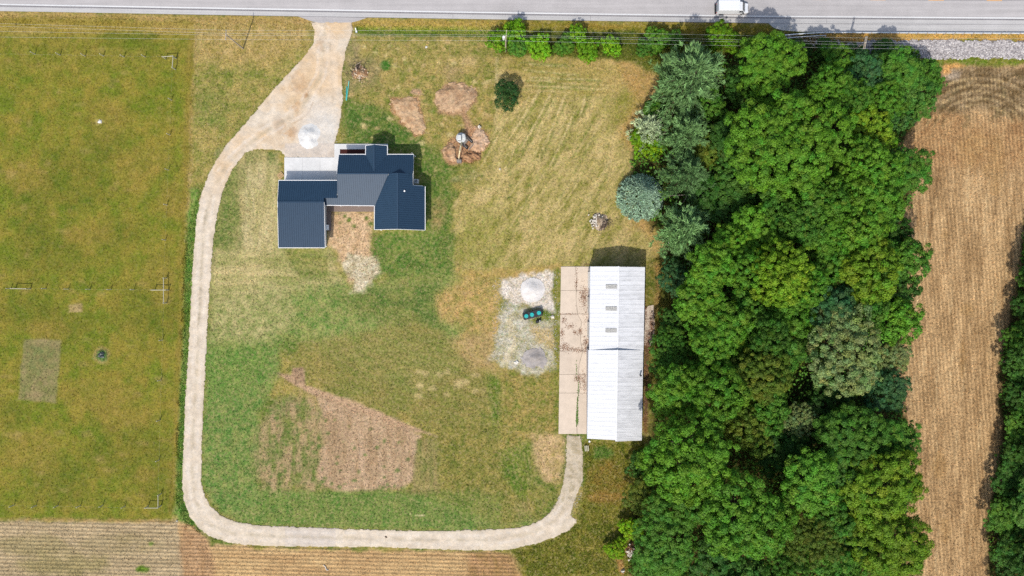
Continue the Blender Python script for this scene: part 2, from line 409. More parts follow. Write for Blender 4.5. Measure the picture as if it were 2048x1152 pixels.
# the scraped triangle and seed bed
poly([(512,858),(560,800),(610,790),(660,830),(655,985),(540,976),(508,945)], (178,150,118), (100,118,58), f=12, ms=10, amp=9, op=.78, con=2.0, rot=90, st=2.6)
poly([(632,792),(700,800),(800,842),(842,874),(838,930),(824,960),(800,979),(690,981),(652,974),(634,940),(655,880)], (190,162,134), (164,136,106), f=5, ms=9, amp=5, rot=90, st=4)
poly([(640,850),(690,840),(690,972),(650,968)], (150,124,94), (178,150,120), f=12, ms=8, rot=90, st=5, op=.6)
poly([(553,746),(584,752),(586,738),(606,736),(612,770),(700,800),(800,842),(876,874),(800,856),(680,812),(600,778)], (194,162,132), (170,140,112), f=2.5, ms=7, amp=2)
poly([(586,737),(606,735),(610,768),(590,766)], (150,122,98), f=2.5, amp=2, op=.8)
poly([(836,880),(870,876),(880,985),(820,985)], (112,118,60), (158,140,92), f=6, ms=7, rot=90, st=6)
poly([(520,985),(1000,985),(1000,1058),(520,1050)], (78,116,46), (132,138,74), f=10, ms=6, rot=90, st=5, op=.55)
for k in range(90):
    bx, by = 515+random.random()*310, 810+random.random()*168
    if by < 780+(bx-560)*.38: continue
    blob(bx, by, 2.2+random.random()*3, 2+random.random()*2.4, (84,112,50), f=1.5, amp=1.5, asc=5, op=.75)
line([(820,1028),(838,1032),(848,1030)], 2, (206,196,150), f=1, amp=1)
# gravel yard beside the barn
poly([(993,582),(1010,562),(1050,548),(1100,544),(1118,540),(1118,625),(1095,620),(1060,612),(1010,606)], (226,217,210), (200,186,166), f=5, ms=8, amp=7, asc=12)
poly([(1010,610),(1055,616),(1060,650),(1118,640),(1122,745),(1060,748),(1000,730),(978,718),(990,690),(996,650)], (200,195,182), (158,152,110), f=6, ms=9, amp=8, asc=14, con=1.7)
poly([(1062,650),(1110,660),(1118,700),(1070,690)], (204,180,140), (160,144,92), f=7, ms=7)
line([(1020,640),(1028,690),(1012,720)], 12, (210,196,166), f=5, op=.7)
poly([(1106,540),(1121,540),(1118,868),(1108,868),(1112,700)], (86,106,34), (140,132,62), f=4, ms=8)
# south-east corner lawn
poly([(1165,884),(1300,880),(1290,1010),(1270,1152),(1260,1320),(1060,1320),(1040,1152),(1020,1102),(1100,1076),(1155,1045),(1168,960)], (84,96,28), (124,118,46), f=8, ms=11)
blob(1222,960,36,44,(140,112,50),(108,106,40),op=.85,ms=9)
blob(1212,995,40,10,(156,122,64),op=.6)
blob(1205,905,20,12,(70,112,44),op=.7,ms=7)
line([(1160,1098),(1210,1094),(1230,1092)], 6, (140,128,60), f=3, op=.6); line([(1170,1112),(1215,1110)], 5, (140,128,60), f=3, op=.6)
line([(1238,1115),(1246,1145)], 8, (172,130,80), f=4, op=.8)
# dirt by the excavator
poly([(782,196),(835,194),(842,225),(850,245),(852,268),(830,272),(822,256),(800,246),(800,235),(785,225)], (190,152,112), (160,120,88), f=3, ms=9, amp=5)
blob(832,184,10,6,(178,146,118),f=3)
poly([(872,185),(890,166),(920,165),(952,178),(955,205),(930,225),(945,255),(930,262),(922,232),(880,225),(868,205)], (182,146,112), (150,118,90), f=4, ms=9, amp=5, rot=-55, st=2)
blob(905,146,20,14,(178,150,112),(140,128,76),op=.8,ms=7); blob(936,122,16,10,(188,164,116),op=.6)
poly([(884,300),(900,282),(925,262),(950,250),(975,262),(980,290),(962,310),(955,322),(925,322),(900,326),(885,315)], (192,150,118), (160,118,84), f=4, ms=9, amp=5)
blob(905,300,16,14,(150,118,88),op=.7); blob(944,318,18,8,(136,92,64),op=.7)
# verge along the road
poly([(-400,18),(0,24),(512,33),(620,36),(620,46),(385,44),(-400,30)], (150,130,68), (184,154,100), f=5, ms=14, rot=1, st=6)
poly([(1000,40),(1300,46),(1540,48),(1560,62),(1530,78),(1000,56)], (146,124,54), (124,118,40), f=6, ms=12, st=5)
poly([(1000,58),(1540,66),(1560,90),(1480,112),(1320,150),(1262,120),(1000,108)], (66,88,24), (104,108,42), f=6, ms=10)
poly([(1540,66),(1740,66),(1740,112),(1560,112)], (116,92,54), (78,84,30), f=6, ms=8)
poly([(1640,64),(2450,64),(2450,84),(1740,82),(1640,76)], (206,164,92), (176,142,70), f=4, ms=9, st=3)
poly([(1830,114),(2450,116),(2450,136),(1880,134),(1830,128)], (96,118,34), (130,124,50), f=3, ms=9)
# pasture
PAST = [(-420,36),(-100,34),(200,38),(388,42),(386,130),(377,300),(370,480),(363,700),(353,900),(345,1042),(160,1041),(0,1037),(-420,1034)]
poly(PAST, (104,118,34), (140,128,52), f=5, ms=26, con=1.5, bias=-.02)
poly([(-300,28),(388,42),(385,75),(200,72),(-300,62)], (148,128,54), (176,150,90), f=10, ms=12, rot=1, st=6, op=.75)
poly([(-300,66),(380,74),(380,140),(-300,140)], (104,114,32), (150,132,62), f=14, ms=14, op=.6)
blob(255,72,60,9,(84,102,24),op=.7,f=6); blob(270,90,70,8,(94,110,30),op=.5,f=6)
for bx, by, rx, ry in ((150,355,75,55),(95,510,80,45),(60,620,60,35),(210,290,40,30),(60,420,40,50),(230,470,60,30),(130,650,60,40),(300,640,60,60),(250,900,80,50),(120,960,70,40),(320,960,40,60),(20,830,24,30)):
    blob(bx, by, rx, ry, (74,98,26), (120,114,42), op=.55, ms=12)
for bx, by, rx, ry in ((285,335,50,40),(340,400,26,40),(50,360,50,30),(180,470,50,25),(100,660,40,20),(200,790,80,30),(250,830,60,30),(60,900,50,40),(290,950,26,16),(320,560,30,60),(210,240,40,40)):
    blob(bx, by, rx, ry, (160,134,70), (128,116,44), op=.5, ms=9)
for k in range(70):
    bx, by = random.random()*345, 100+random.random()*920
    blob(bx, by, 5+random.random()*8, 3+random.random()*4, (158,138,82), f=3, op=.35, ms=6)
poly([(372,120),(386,60),(388,130),(378,330),(370,480),(350,980),(338,1030),(352,760),(360,480)], (150,128,64), (126,116,44), f=6, ms=7, rot=92, st=4, op=.7)
poly([(46,678),(122,681),(118,735),(112,806),(36,799)], (150,134,96), (116,122,68), f=2.5, ms=11, amp=2.5)
poly([(54,690),(104,690),(112,730),(60,760)], (104,120,70), (132,124,78), f=10, ms=7, op=.75)
poly([(136,608),(164,607),(165,624),(137,626)], (178,156,114), (150,134,84), f=2, ms=7, amp=2)
blob(203,710,16,17,(172,152,98),(130,120,60),f=4,amp=3,ms=6); blob(203,711,11,12,(86,116,62),(112,128,70),f=3,amp=2,ms=5)
blob(200,243,9,6,(190,170,120),op=.5)
# south fields
poly([(-420,1040),(0,1041),(160,1044),(350,1042),(372,1052),(368,1152),(372,1320),(-420,1320)], (162,144,112), (184,164,130), f=4, ms=14, rot=1.5, st=6)
blob(240,1090,90,20,(166,150,116),(140,126,84),op=.6); blob(120,1130,90,25,(132,124,74),op=.6); blob(60,1090,80,20,(140,130,84),op=.5)
blob(285,1138,16,6,(96,124,40),f=3); blob(302,1088,6,4,(100,124,50),f=2)
line([(-420,1036),(0,1038),(160,1041),(345,1043)], 5, (176,142,92), (140,120,66), f=3, op=.8)
poly([(358,1046),(385,1052),(425,1088),(520,1098),(760,1100),(900,1104),(1020,1106),(1040,1152),(1060,1320),(372,1320),(366,1152)], (196,166,120), (176,144,102), f=4, ms=12, rot=1.5, st=6)
poly([(930,1106),(1020,1108),(1045,1152),(1060,1320),(960,1320)], (174,138,100), (150,122,76), f=10, ms=8, rot=60, st=3)
poly([(360,1050),(400,1062),(425,1100),(420,1320),(368,1320)], (180,146,112), (160,126,92), f=8, ms=7, rot=90, st=6, op=.8)
# east stubble
EST = [(1876,132),(2450,132),(2450,1400),(1640,1400),(1680,1150),(1800,700),(1760,320),(1850,200)]
poly(EST, (198,166,122), (158,128,90), f=4, ms=10, rot=94, st=7, con=1.4)
poly([(1800,280),(1870,200),(1960,250),(2060,230),(2070,330),(1820,340)], (150,112,74), (184,150,106), f=22, ms=12, op=.8)
poly([(1880,140),(1920,134),(2450,134),(2450,220),(2060,240),(1960,220),(1850,225)], (112,92,62), (158,136,104), f=10, ms=8, con=1.7, rot=-25, st=2.2)
for k, r in enumerate((60,72,85,98,112)):
    pts = [(1958+r*1.25*math.cos(t), 262-r*math.sin(t)) for t in np.linspace(.35, 2.95, 16)]
    line(pts, 5, (88,72,48), (112,90,58), f=3, amp=4, asc=11, op=.8, mop=.55)
    line([(p[0], p[1]+6) for p in pts], 2.5, (200,174,126), f=2, amp=3, op=.5, mop=.6)
for k in range(26):
    x0, y0 = 1880+_q.random()*230, 136+_q.random()*95; a0 = _q.random()*3.14
    line([(x0,y0),(x0+18*math.cos(a0),y0+10*math.sin(a0)),(x0+34*math.cos(a0+.5),y0+22*math.sin(a0+.5))], 3+_q.random()*3, ((86,72,50),(106,96,64),(186,162,122))[k%3], f=2.5, amp=3, asc=9, op=.55, mop=.6)
for k in range(60):
    x0, y0 = 1800+_q.random()*220, 330+_q.random()*800
    line([(x0,y0),(x0-3,y0+30),(x0-7,y0+40+_q.random()*80)], 1.4+_q.random()*1.6, ((210,184,140),(128,100,70))[k%2], f=1.6, amp=1.5, asc=8, op=.55, mop=.6)
blob(1905,150,14,12,(178,160,138),f=6); blob(1893,138,8,10,(208,160,100),f=4); blob(1910,131,22,4,(206,158,96),f=3)
line([(1878,340),(1868,400),(1860,470)], 7, (122,94,62), f=4, op=.7, mop=.3)
line([(1790,760),(1800,840),(1808,1000),(1800,1150)], 34, (146,112,74), (176,142,100), f=14, ms=8, op=.7)
for bx, by, rx, ry in ((1935,620,14,12),(1925,720,6,40),(1990,330,20,60),(1890,470,8,12),(1880,930,14,30),(1890,1060,10,24),(1948,300,26,40)):
    blob(bx, by, rx, ry, (150,116,74), (182,148,98), op=.55, ms=6)
# wood floors
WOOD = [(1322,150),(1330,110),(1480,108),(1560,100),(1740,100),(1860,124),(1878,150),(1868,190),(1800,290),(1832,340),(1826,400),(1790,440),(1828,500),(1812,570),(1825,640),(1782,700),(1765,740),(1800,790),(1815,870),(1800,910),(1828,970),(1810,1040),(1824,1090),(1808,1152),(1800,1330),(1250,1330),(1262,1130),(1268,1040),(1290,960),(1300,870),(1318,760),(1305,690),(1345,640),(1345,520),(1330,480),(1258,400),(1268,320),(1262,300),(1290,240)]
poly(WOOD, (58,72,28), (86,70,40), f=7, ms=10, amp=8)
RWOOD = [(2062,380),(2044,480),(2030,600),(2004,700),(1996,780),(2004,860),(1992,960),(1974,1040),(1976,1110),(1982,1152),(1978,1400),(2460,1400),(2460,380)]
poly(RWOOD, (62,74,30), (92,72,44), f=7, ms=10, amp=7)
# ------------------------------------------------------------------ the ground sheet, cut into its areas
def road_y(off):                                # picture row of a line parallel to the road's white edge line
    xs = [-700, 0, 512, 1024, 1536, 2048, 2800]; ys = [-5, 9, 18, 26, 33, 36.5, 40]
    return lambda x: np.interp(x, xs, ys)+off
fx = np.arange(-190, 2241, 3.0); fy = np.arange(-130, 1301, 3.0)
X1 = np.concatenate([[-60000,-15000,-4000,-1200,-500], fx, [2550,3300,6000,17000,60000]])
Y1 = np.concatenate([[-60000,-15000,-4000,-1200,-400], fy, [1600,2400,5000,16000,60000]])
GX, GY = np.meshgrid(X1, Y1)
gcol = paint(GX, GY)
micro = fbm(GX, GY, 14, 2, 4, .6); broad = fbm(GX, GY, 260, 1, 2)
gz = -.06+.045*np.clip(micro,-1,1)
def ditch(x, y):                                # shallow roadside ditch
    return -.35*np.exp(-((y-(road_y(36)(x)))/9.0)**2)*((x > 712)&(x < 1560))
gz = gz+ditch(GX, GY)*sstep(710,735,GX)
gz = np.where((GX < -190)|(GX > 2240)|(GY < -130)|(GY > 1300), -.06, gz)
PX = (GX-1024)/10; PY = (576-GY)/10
V = np.stack([PX, PY, gz], -1).reshape(-1,3)
ny, nx = GX.shape
idx = np.arange(ny*nx).reshape(ny, nx)
F = np.stack([idx[1:,:-1], idx[1:,1:], idx[:-1,1:], idx[:-1,:-1]], -1).reshape(-1,4)
cxm = ((GX[1:,:-1]+GX[1:,1:])/2).ravel(); cym = ((GY[1:,:-1]+GY[:-1,:-1])/2).ravel()
cls = np.zeros(len(F), int)
infine = (cxm > -190)&(cxm < 2240)&(cym > -130)&(cym < 1300)
jit = 3*fbm(cxm, cym, 12, 4, 3)
def inside(P): return (sd_poly(cxm, cym, P)+jit < 0)&infine
YARD = [(388,42),(640,46),(1540,62),(1740,66),(2240,66),(2240,132),(1876,132),(1860,150),(1300,860),(1260,1300),(1060,1300),(1040,1152),(1020,1104),(760,1097),(430,1085),(372,1050),(345,1042),(353,900),(377,300),(386,130)]
cls[inside(YARD)] = 1
cls[inside(EST)] = 3
cls[inside(PAST)] = 2
cls[inside([(-420,1040),(160,1044),(350,1042),(372,1050),(368,1152),(370,1320),(-420,1320)])] = 4
cls[inside([(360,1050),(400,1064),(430,1090),(760,1100),(1020,1104),(1040,1152),(1060,1320),(370,1320),(366,1152)])] = 5
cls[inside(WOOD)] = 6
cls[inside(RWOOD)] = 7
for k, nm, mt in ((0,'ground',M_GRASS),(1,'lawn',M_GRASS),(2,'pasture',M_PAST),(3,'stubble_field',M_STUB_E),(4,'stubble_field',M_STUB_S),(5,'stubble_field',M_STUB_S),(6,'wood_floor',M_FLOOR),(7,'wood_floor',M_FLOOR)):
    Fk = F[cls == k]; u, inv = np.unique(Fk, return_inverse=True)
    o = link(nm, np_mesh(nm, V[u], inv.reshape(-1,4), mt, gcol.reshape(-1,3)[u], True)); tag(o, kind='structure')

def grid_patch(name, P, mat, ca, cb=None, res=1.25, z=.02, hfn=None, amp=3, asc=10, ms=10, lays=None, parent=None, con=1.4, edge=2.0, oc=4):
    P = np.asarray(P, float); x0, y0 = P.min(0)-amp*2-2; x1, y1 = P.max(0)+amp*2+2
    gx, gy = np.meshgrid(np.arange(x0, x1, res), np.arange(y0, y1, res))
    s = sd_poly(gx, gy, P)+amp*fbm(gx, gy, asc, 5, oc, .6)
    keep = s < 0
    q = keep[1:,:-1]&keep[1:,1:]&keep[:-1,1:]&keep[:-1,:-1]
    n1, n0 = gx.shape; ii = np.arange(n1*n0).reshape(n1, n0)
    Fq = np.stack([ii[1:,:-1], ii[1:,1:], ii[:-1,1:], ii[:-1,:-1]], -1)[q]
    hz = np.full(gx.shape, z)-.06*(1-sstep(0, edge, -s))
    if hfn is not None: hz = hz+hfn(gx, gy, -s)
    t = np.clip(.5+con*.5*fbm(gx, gy, ms, 2, 5, .65), 0, 1)[...,None]
    col = np.asarray(C(*ca))*(1-t)+np.asarray(C(*(cb or ca)))*t
    if lays: col = lays(gx, gy, col, -s)
    Vv = np.stack([(gx-1024)/10*(1-np.maximum(hz,0)/H), (576-gy)/10*(1-np.maximum(hz,0)/H), hz], -1).reshape(-1,3)
    u, inv = np.unique(Fq, return_inverse=True)
    return link(name, np_mesh(name, Vv[u], inv.reshape(-1,4), mat, col.reshape(-1,3)[u], True), parent)

# ------------------------------------------------------------------ road
def strip(name, x0, x1, ya, yb, z, mat, step=25.0, dash=None, kind='structure'):
    V = []; Fs = []
    segs = [(x0, x1)] if dash is None else dash
    for (s0, s1) in segs:
        xs = np.linspace(s0, s1, max(2, int((s1-s0)/step)+1)); b = len(V)
        for x in xs:
            for f in (ya, yb): V.append(((x-1024)/10, (576-float(f(x)))/10, z))
        Fs += [(b+2*i, b+2*i+1, b+2*i+3, b+2*i+2) for i in range(len(xs)-1)]
    me = bpy.data.meshes.new(name); me.from_pydata(V, [], Fs); me.update(); me.materials.append(mat)
    if me.polygons[0].normal.z < 0: me.flip_normals()
    return tag(link(name, me), kind=kind)
def asphalt(name, a, streak=.10, rumble=False):
    t = NT(name); p = t.pos()
    n1 = t.noise(4, 5, .7, p); n2 = t.noise(1.0, 4, .6, t.mapping(p, rot=(0,0,math.radians(.8)), scale=(.04,1.6,1)))
    n3 = t.noise(.35, 4, .6, p)
    g = t.math('ADD', t.math('ADD', t.rng(n1,.3,.7,.90,1.10), t.rng(n2,.3,.7,-streak,streak)), t.rng(n3,.3,.7,-.06,.06))
    cc = t.n('CombineColor'); [t.l(g, cc.inputs[i]) for i in range(3)]
    return t.end(t.principled(t.mix(1.0, a, cc.outputs[0], 'MULTIPLY'), .9, .15, normal=t.bump(n1,.3,.02)))
M_ROAD = asphalt('worn_asphalt', C(196,191,190)); M_SHOULD = asphalt('shoulder_asphalt', C(205,202,200), .05)
M_DARKAS = asphalt('rumble_asphalt', C(158,155,158), .1); M_SEAM = asphalt('seam_tar', C(140,136,138), .15)
M_WPAINT = simple('white_road_paint', C(240,240,240), .7, .2, vary=.08, scale=2); M_YPAINT = simple('amber_road_paint', C(236,178,108), .7, .2, vary=.15, scale=2)
XA, XB = -700, 2800
strip('road', XA, XB, road_y(-175), road_y(.2), .03, M_ROAD)
strip('road_shoulder', XA, XB, road_y(.2), road_y(13.2), .022, M_SHOULD)
strip('road_shoulder', XA, XB, road_y(-192), road_y(-175), .022, M_SHOULD)
strip('edge_line', XA, XB, road_y(-1.3), road_y(.9), .036, M_WPAINT)
strip('edge_line', XA, XB, road_y(-174), road_y(-172), .036, M_WPAINT)
strip('rumble_strip', XA, XB, road_y(1.6), road_y(4.2), .027, M_DARKAS)
mb = MB()
for x in np.arange(-150, 2200, 3.0):
    y = float(road_y(3)(x)); c = W(x, y, .03); mb.box((c.x, c.y, .029), (.14,.26,.012))
tag(mb.build('rumble_groove', M_SEAM), kind='structure')
strip('pavement_seam', 300, XB, road_y(13.0), road_y(13.7), .026, M_SEAM)
strip('centre_line', 0, 0, road_y(-35.6), road_y(-34.0), .036, M_YPAINT, dash=[(1510+k*116.5-3, 1510+k*116.5+28) for k in range(-14, 12)])
strip('centre_seam', XA, XB, road_y(-35.2), road_y(-34.4), .033, M_SEAM)
# widened pavement behind the guardrail and the drive's apron
mb = MB()
pts = [(1536,46),(1548,56),(1566,61),(1600,63.5),(1700,64),(2048,65),(2800,68),(2800,53),(2048,49.6),(1700,47),(1540,46)]
me = bpy.data.meshes.new('road_shoulder'); me.from_pydata([tuple(W(x,y,0)+Vector((0,0,.018))) for x, y in pts], [], [tuple(range(len(pts)))]); me.materials.append(M_SHOULD)
tag(link('road_shoulder', me), kind='structure')
pts = [(596,33),(734,35.5),(716,42),(704,45),(640,46),(624,43),(610,38)]
me = bpy.data.meshes.new('drive_apron'); me.from_pydata([tuple(W(x,y,0)+Vector((0,0,.040))) for x, y in pts], [], [tuple(range(len(pts)))]); me.materials.append(M_ROAD)
tag(link('drive_apron', me), kind='structure')

# ------------------------------------------------------------------ gravel drive
DRV = [(620,43),(628,62),(626,86),(608,112),(590,132),(540,186),(490,246),(450,292),(420,340),(400,392),(392,440),(387,500),(383,560),(379,640),(375,720),(370,800),(367,880),(364,940),(364,975),(368,1005),(378,1032),(395,1055),(418,1073),(450,1084),(490,1091),(540,1093),(640,1094),(760,1095),(860,1099),(960,1102),(1020,1100),(1070,1089),(1110,1075),(1140,1060),(1153,1046),(1152,1039),(1142,1030),(1146,1010),(1157,985),(1167,960),(1166,900),(1160,871),(1132,871),(1131,930),(1125,968),(1115,1000),(1100,1025),(1075,1044),(1040,1055),(980,1058),(900,1061),(820,1061),(720,1058),(640,1055),(560,1052),(510,1050),(470,1042),(440,1030),(420,1010),(408,985),(403,960),(404,900),(406,840),(410,760),(414,680),(418,600),(423,540),(427,480),(435,430),(445,385),(465,340),(490,306),(515,298),(560,300),(570,316),(674,316),(670,288),(680,250),(686,200),(684,150),(692,105),(706,62),(704,43)]
def drv_cols(x, y, col, s):
    def bl(m, c): return col*(1-m[...,None])+np.asarray(C(*c))*m[...,None]
    top = 1-sstep(300, 420, y)
    col = bl(.9*top*np.clip(.45+.9*fbm(x,y,38,1,4),0,1), (224,196,160))
    col = bl(.55*(sd_line(x,y,[(650,80),(655,170),(635,235)]) < 22)*np.clip(.5+fbm(x,y,20,2,4),0,1), (232,212,188))
    for (cx, cy, r, k) in ((612,192,6,.7),(592,218,13,.45),(582,265,14,.6),(606,180,16,.25),(640,92,12,.35),(560,250,18,.3),(596,160,20,.3)):
        d = np.hypot(x-cx, y-cy)/r+.5*fbm(x,y,9,3,3); col = bl(k*(1-sstep(.5,1.1,d)), (186,146,104))
    d = sd_line(x, y, [(626,205),(618,225),(604,238),(588,246)]); col = bl(.5*(1-sstep(.6,1.6,d)), (180,146,108))
    for off in (-9, 9):
        pass
    g = np.clip(1.2-np.hypot((x-640)/48,(y-265)/62),0,1); col = bl(.8*np.clip(g*1.5,0,1), (226,222,216))
    col = bl(.8*((x > 570)&(x < 671)&(y > 287)).astype(float), (214,203,192))
    # thin gravel on the last stretch to the barn, grass showing through
    end = sstep(1090, 1135, x)*(1-sstep(985, 1035, y)); th = np.clip(.1+1.6*fbm(x,y,7,4,4,.7)+.5*np.exp(-((x-1146-(y-930)*-.02)/5)**2),0,1)
    col = bl(end*.75*th, (142,128,84)); col = bl(end*.5, (196,182,156))
    # darker ruts and weeds in the crown of the lane
    for ln, k in (([(402,560),(397,640),(396,660)],.5),([(402,540),(408,450),(412,420),(425,385)],.45),([(388,930),(386,990),(402,1040),(440,1065)],.18),([(560,1074),(800,1080),(1000,1080)],.22),([(640,70),(642,200)],.2),([(660,80),(668,240)],.18)):
        d = sd_line(x,y,ln); col = bl(k*(1-sstep(1.0,3.2,d))*np.clip(.2+1.6*fbm(x,y,6,1,3),0,1), (150,140,118))
    cl = [(650,60),(642,150),(600,222),(520,270),(452,330),(420,390),(407,470),(402,560),(396,700),(388,820),(384,940),(392,1005),(420,1050),(470,1068),(560,1073),(700,1075),(860,1080),(980,1080),(1060,1067),(1110,1042),(1135,1010)]
    d = sd_line(x, y, cl); nz = np.clip(.55+.9*fbm(x,y,12,4,4),0,1)
    col = bl(.42*(1-sstep(1.2,4.5,d))*nz, (184,172,146)); col = bl(.3*(1-sstep(1.5,3.5,np.abs(d-9)))*nz, (240,232,222)); col = bl(.35*sstep(13,17,d)*(y > 420)*nz, (196,184,160))
    col = bl(.5*(1-sstep(0,3.5,s))*np.clip(.4+fbm(x,y,6,2,3),0,1), (158,142,98))
    return col
o = grid_patch('gravel_drive', DRV, M_GRAVEL, (231,218,200), (219,204,184), res=1.3, z=.035, amp=1.7, asc=6, oc=5, ms=16, lays=drv_cols, hfn=lambda x,y,s: .02*fbm(x,y,7,1,3))
tag(o, kind='structure')

# ------------------------------------------------------------------ loose heaps
def dome(cx, cy, r, h, lump=.12, p=1.0):
    def f(x, y, s):
        d = np.hypot(x-cx, y-cy)/r
        e = sstep(-.05*r, .75*r, s)
        return (h*np.clip(1-d**1.6, 0, 1)**p+lump*h*fbm(x, y, r*.5, 3, 4)*np.clip(1-d, 0, 1))*e
    return f
def circ(cx, cy, r, sq=1.0, n=22): return [(cx+r*math.cos(t), cy+r*sq*math.sin(t)) for t in np.linspace(0, 2*math.pi, n, endpoint=False)]
def heap(name, label, cat, P, hfn, ca, cb, mat=M_GRAVEL, group=None, **kw):
    return tag(grid_patch(name, P, mat, ca, cb, hfn=hfn, **kw), label, cat, group)
def twin(x, y, s): return np.maximum(dome(618,266,30,.75,.10)(x,y,s), dome(616,281,27,.55,.10)(x,y,s))
heap('gravel_pile', 'white double-humped gravel pile tipped on the drive in front of the house', 'gravel pile', [(598,258),(606,249),(620,246),(634,249),(642,260),(643,272),(637,280),(636,290),(626,298),(614,299),(602,294),(594,284),(594,270)], twin, (236,236,234), (224,225,226), amp=1.5, res=.9, edge=1.0)
heap('gravel_pile', 'round white gravel pile beside the black septic tank', 'gravel pile', circ(1065,580,25,1.05), dome(1065,580,29,.6,.10), (238,236,234), (226,222,220), amp=1.8, res=.9, edge=1.0)
heap('gravel_pile', 'low flat grey gravel pile in the yard south of the septic tank', 'gravel pile', [(1045,705),(1060,696),(1078,696),(1092,706),(1096,722),(1088,734),(1070,738),(1052,730),(1042,718)], dome(1069,716,34,.32,.35), (186,180,178), (164,158,154), amp=6, res=1.0, edge=1.0)
heap('dirt_pile', 'small spread brown dirt pile north of the porch gable', 'dirt pile', [(782,198),(835,196),(840,225),(850,245),(851,266),(832,271),(822,256),(800,246),(802,236),(785,224)], lambda x,y,s: .22*np.clip(s/8,0,1)*(1+.6*fbm(x,y,9,2,4,.6)), (222,190,154), (184,146,112), M_DIRT, amp=6, asc=9, oc=5, res=1.0)
heap('dirt_pile', 'broad scraped brown dirt heap north of the excavator', 'dirt pile', [(872,186),(890,168),(920,167),(950,178),(954,205),(930,223),(912,224),(880,223),(869,205)], lambda x,y,s: .30*np.clip(s/9,0,1)*(1+.9*fbm(x*.8+y*.5,y*.4-x*.1,8,3,4,.6)), (216,184,150), (172,138,108), M_DIRT, amp=7, asc=10, oc=5, res=1.0)
heap('dirt_pile', 'curved spoil heap of reddish dirt left of the excavator boom', 'dirt pile', [(884,302),(897,286),(908,284),(914,296),(914,312),(922,322),(905,326),(888,316)], lambda x,y,s: .42*np.clip(s/7,0,1)*(1+.6*fbm(x,y,8,1,4,.6)), (218,184,150), (168,130,100), M_DIRT, amp=5, asc=8, oc=5, res=.9)
heap('dirt_pile', 'spread pinkish dirt heap right of the excavator tracks', 'dirt pile', [(944,276),(950,254),(968,260),(979,284),(970,302),(952,306),(938,296)], lambda x,y,s: .40*np.clip(s/8,0,1)*(1+.5*fbm(x,y,8,4,4,.6)), (228,196,168), (200,162,130), M_DIRT, amp=5, asc=8, oc=5, res=.9)
heap('dirt_pile', 'dark red-brown clod heap at the pit below the excavator', 'dirt pile', [(930,305),(950,303),(962,308),(958,320),(948,318),(934,326),(926,318)], lambda x,y,s: .5*np.clip(s/5,0,1)*(1+.7*fbm(x,y,6,2,4,.65)), (200,156,120), (146,104,76), M_DIRT, amp=5, asc=8, oc=5, res=.9)
heap('stump_pile', 'dug soil and root heap beside the top of the gravel drive', 'soil heap', [(704,140),(710,130),(722,128),(734,138),(736,152),(724,160),(708,158),(702,150)], dome(719,144,19,.9,.4), (196,160,124), (130,92,66), M_DIRT, amp=2.5, res=.8)
heap('rubble_pile', 'heap of pale rubble and dark branches in the meadow north of the barn', 'rubble pile', circ(1199,443,16,1.1), dome(1198,442,19,1.0,.45), (204,188,170), (140,116,92), M_DIRT, amp=3, res=.8)
heap('rubble_pile', 'brown rubble heap under the wood edge at the bottom of the photo', 'rubble pile', circ(1262,1100,13,1.2), dome(1262,1100,16,.8,.5), (150,112,84), (84,62,48), M_DIRT, amp=3, res=.8)

# ------------------------------------------------------------------ concrete
def conc(name, c, dirt=.5):
    t = NT(name); p = t.pos(); n1 = t.noise(3,5,.7,p); n2 = t.noise(.5,5,.65,p)
    oi = t.n('ObjectInfo').outputs['Random']
    g = t.math('ADD', t.math('ADD', t.rng(n1,.3,.7,.93,1.06), t.rng(n2,.3,.7,-.08,.08)), t.rng(oi,0,1,-.05,.05))
    cc = t.n('CombineColor'); [t.l(g, cc.inputs[i]) for i in range(3)]
    col = t.mix(1.0, c, cc.outputs[0], 'MULTIPLY')
    col = t.mix(t.math('MULTIPLY', t.rng(t.noise(.9,6,.7,p,.6), .60,.72,0,1), dirt), col, (.20,.12,.075))
    return t.end(t.principled(col, .9, .15, normal=t.bump(n1,.25,.03)))
M_CONC_OLD = conc('weathered_concrete', C(230,212,192), .25); M_CONC_NEW = conc('new_concrete', C(236,235,233), 0.0)
M_JOINT = simple('joint_soil', (.07,.055,.03), .95, .05, vary=.4, scale=4)
CR = [(1151,533),(1153,560),(1152,600),(1155,628),(1163,640),(1160,680),(1166,702),(1158,730),(1157,752),(1161,770),(1155,795),(1153,830),(1154,868)]
def crx(y): return float(np.interp(y, [p[1] for p in CR], [p[0] for p in CR]))
def lx(y): return float(np.interp(y, [533,868],[1122,1117]))
def rx_(y): return float(np.interp(y, [533,868],[1180,1175]))
apron = MB().prism([tuple(W(x,y)[:2]) for x, y in ((lx(534)+.4,534),(rx_(534)-.4,534),(rx_(867)-.4,867),(lx(867)+.4,867))], -.1, .03).build('concrete_apron', M_JOINT); tag(apron, kind='structure')
YJ = [533,581,628,702,749,786,868]
for i in range(6):
    a, b = YJ[i]+.25, YJ[i+1]-.25; ys = np.linspace(a, b, 6)
    for side in (0, 1):
        if side == 0: P = [(lx(a),a),(lx(b),b)]+[(crx(y)-.25+random.uniform(-.25,.15), y) for y in ys[::-1]]
        else: P = [(rx_(b),b),(rx_(a),a)]+[(crx(y)+.25+random.uniform(-.15,.25), y) for y in ys]
        P = [tuple(W(x,y)[:2]) for x, y in P]; tz = .075+random.uniform(-.006,.006)
        MB().prism(P, -.05, tz).build('concrete_slab', M_CONC_OLD, apron)
pad = MB().prism([tuple(W(x,y)[:2]) for x, y in ((1288,624),(1296,612),(1307,610),(1309,650),(1307,686),(1300,692),(1288,690))], -.05, .05).build('concrete_pad', M_CONC_OLD); tag(pad, kind='structure')
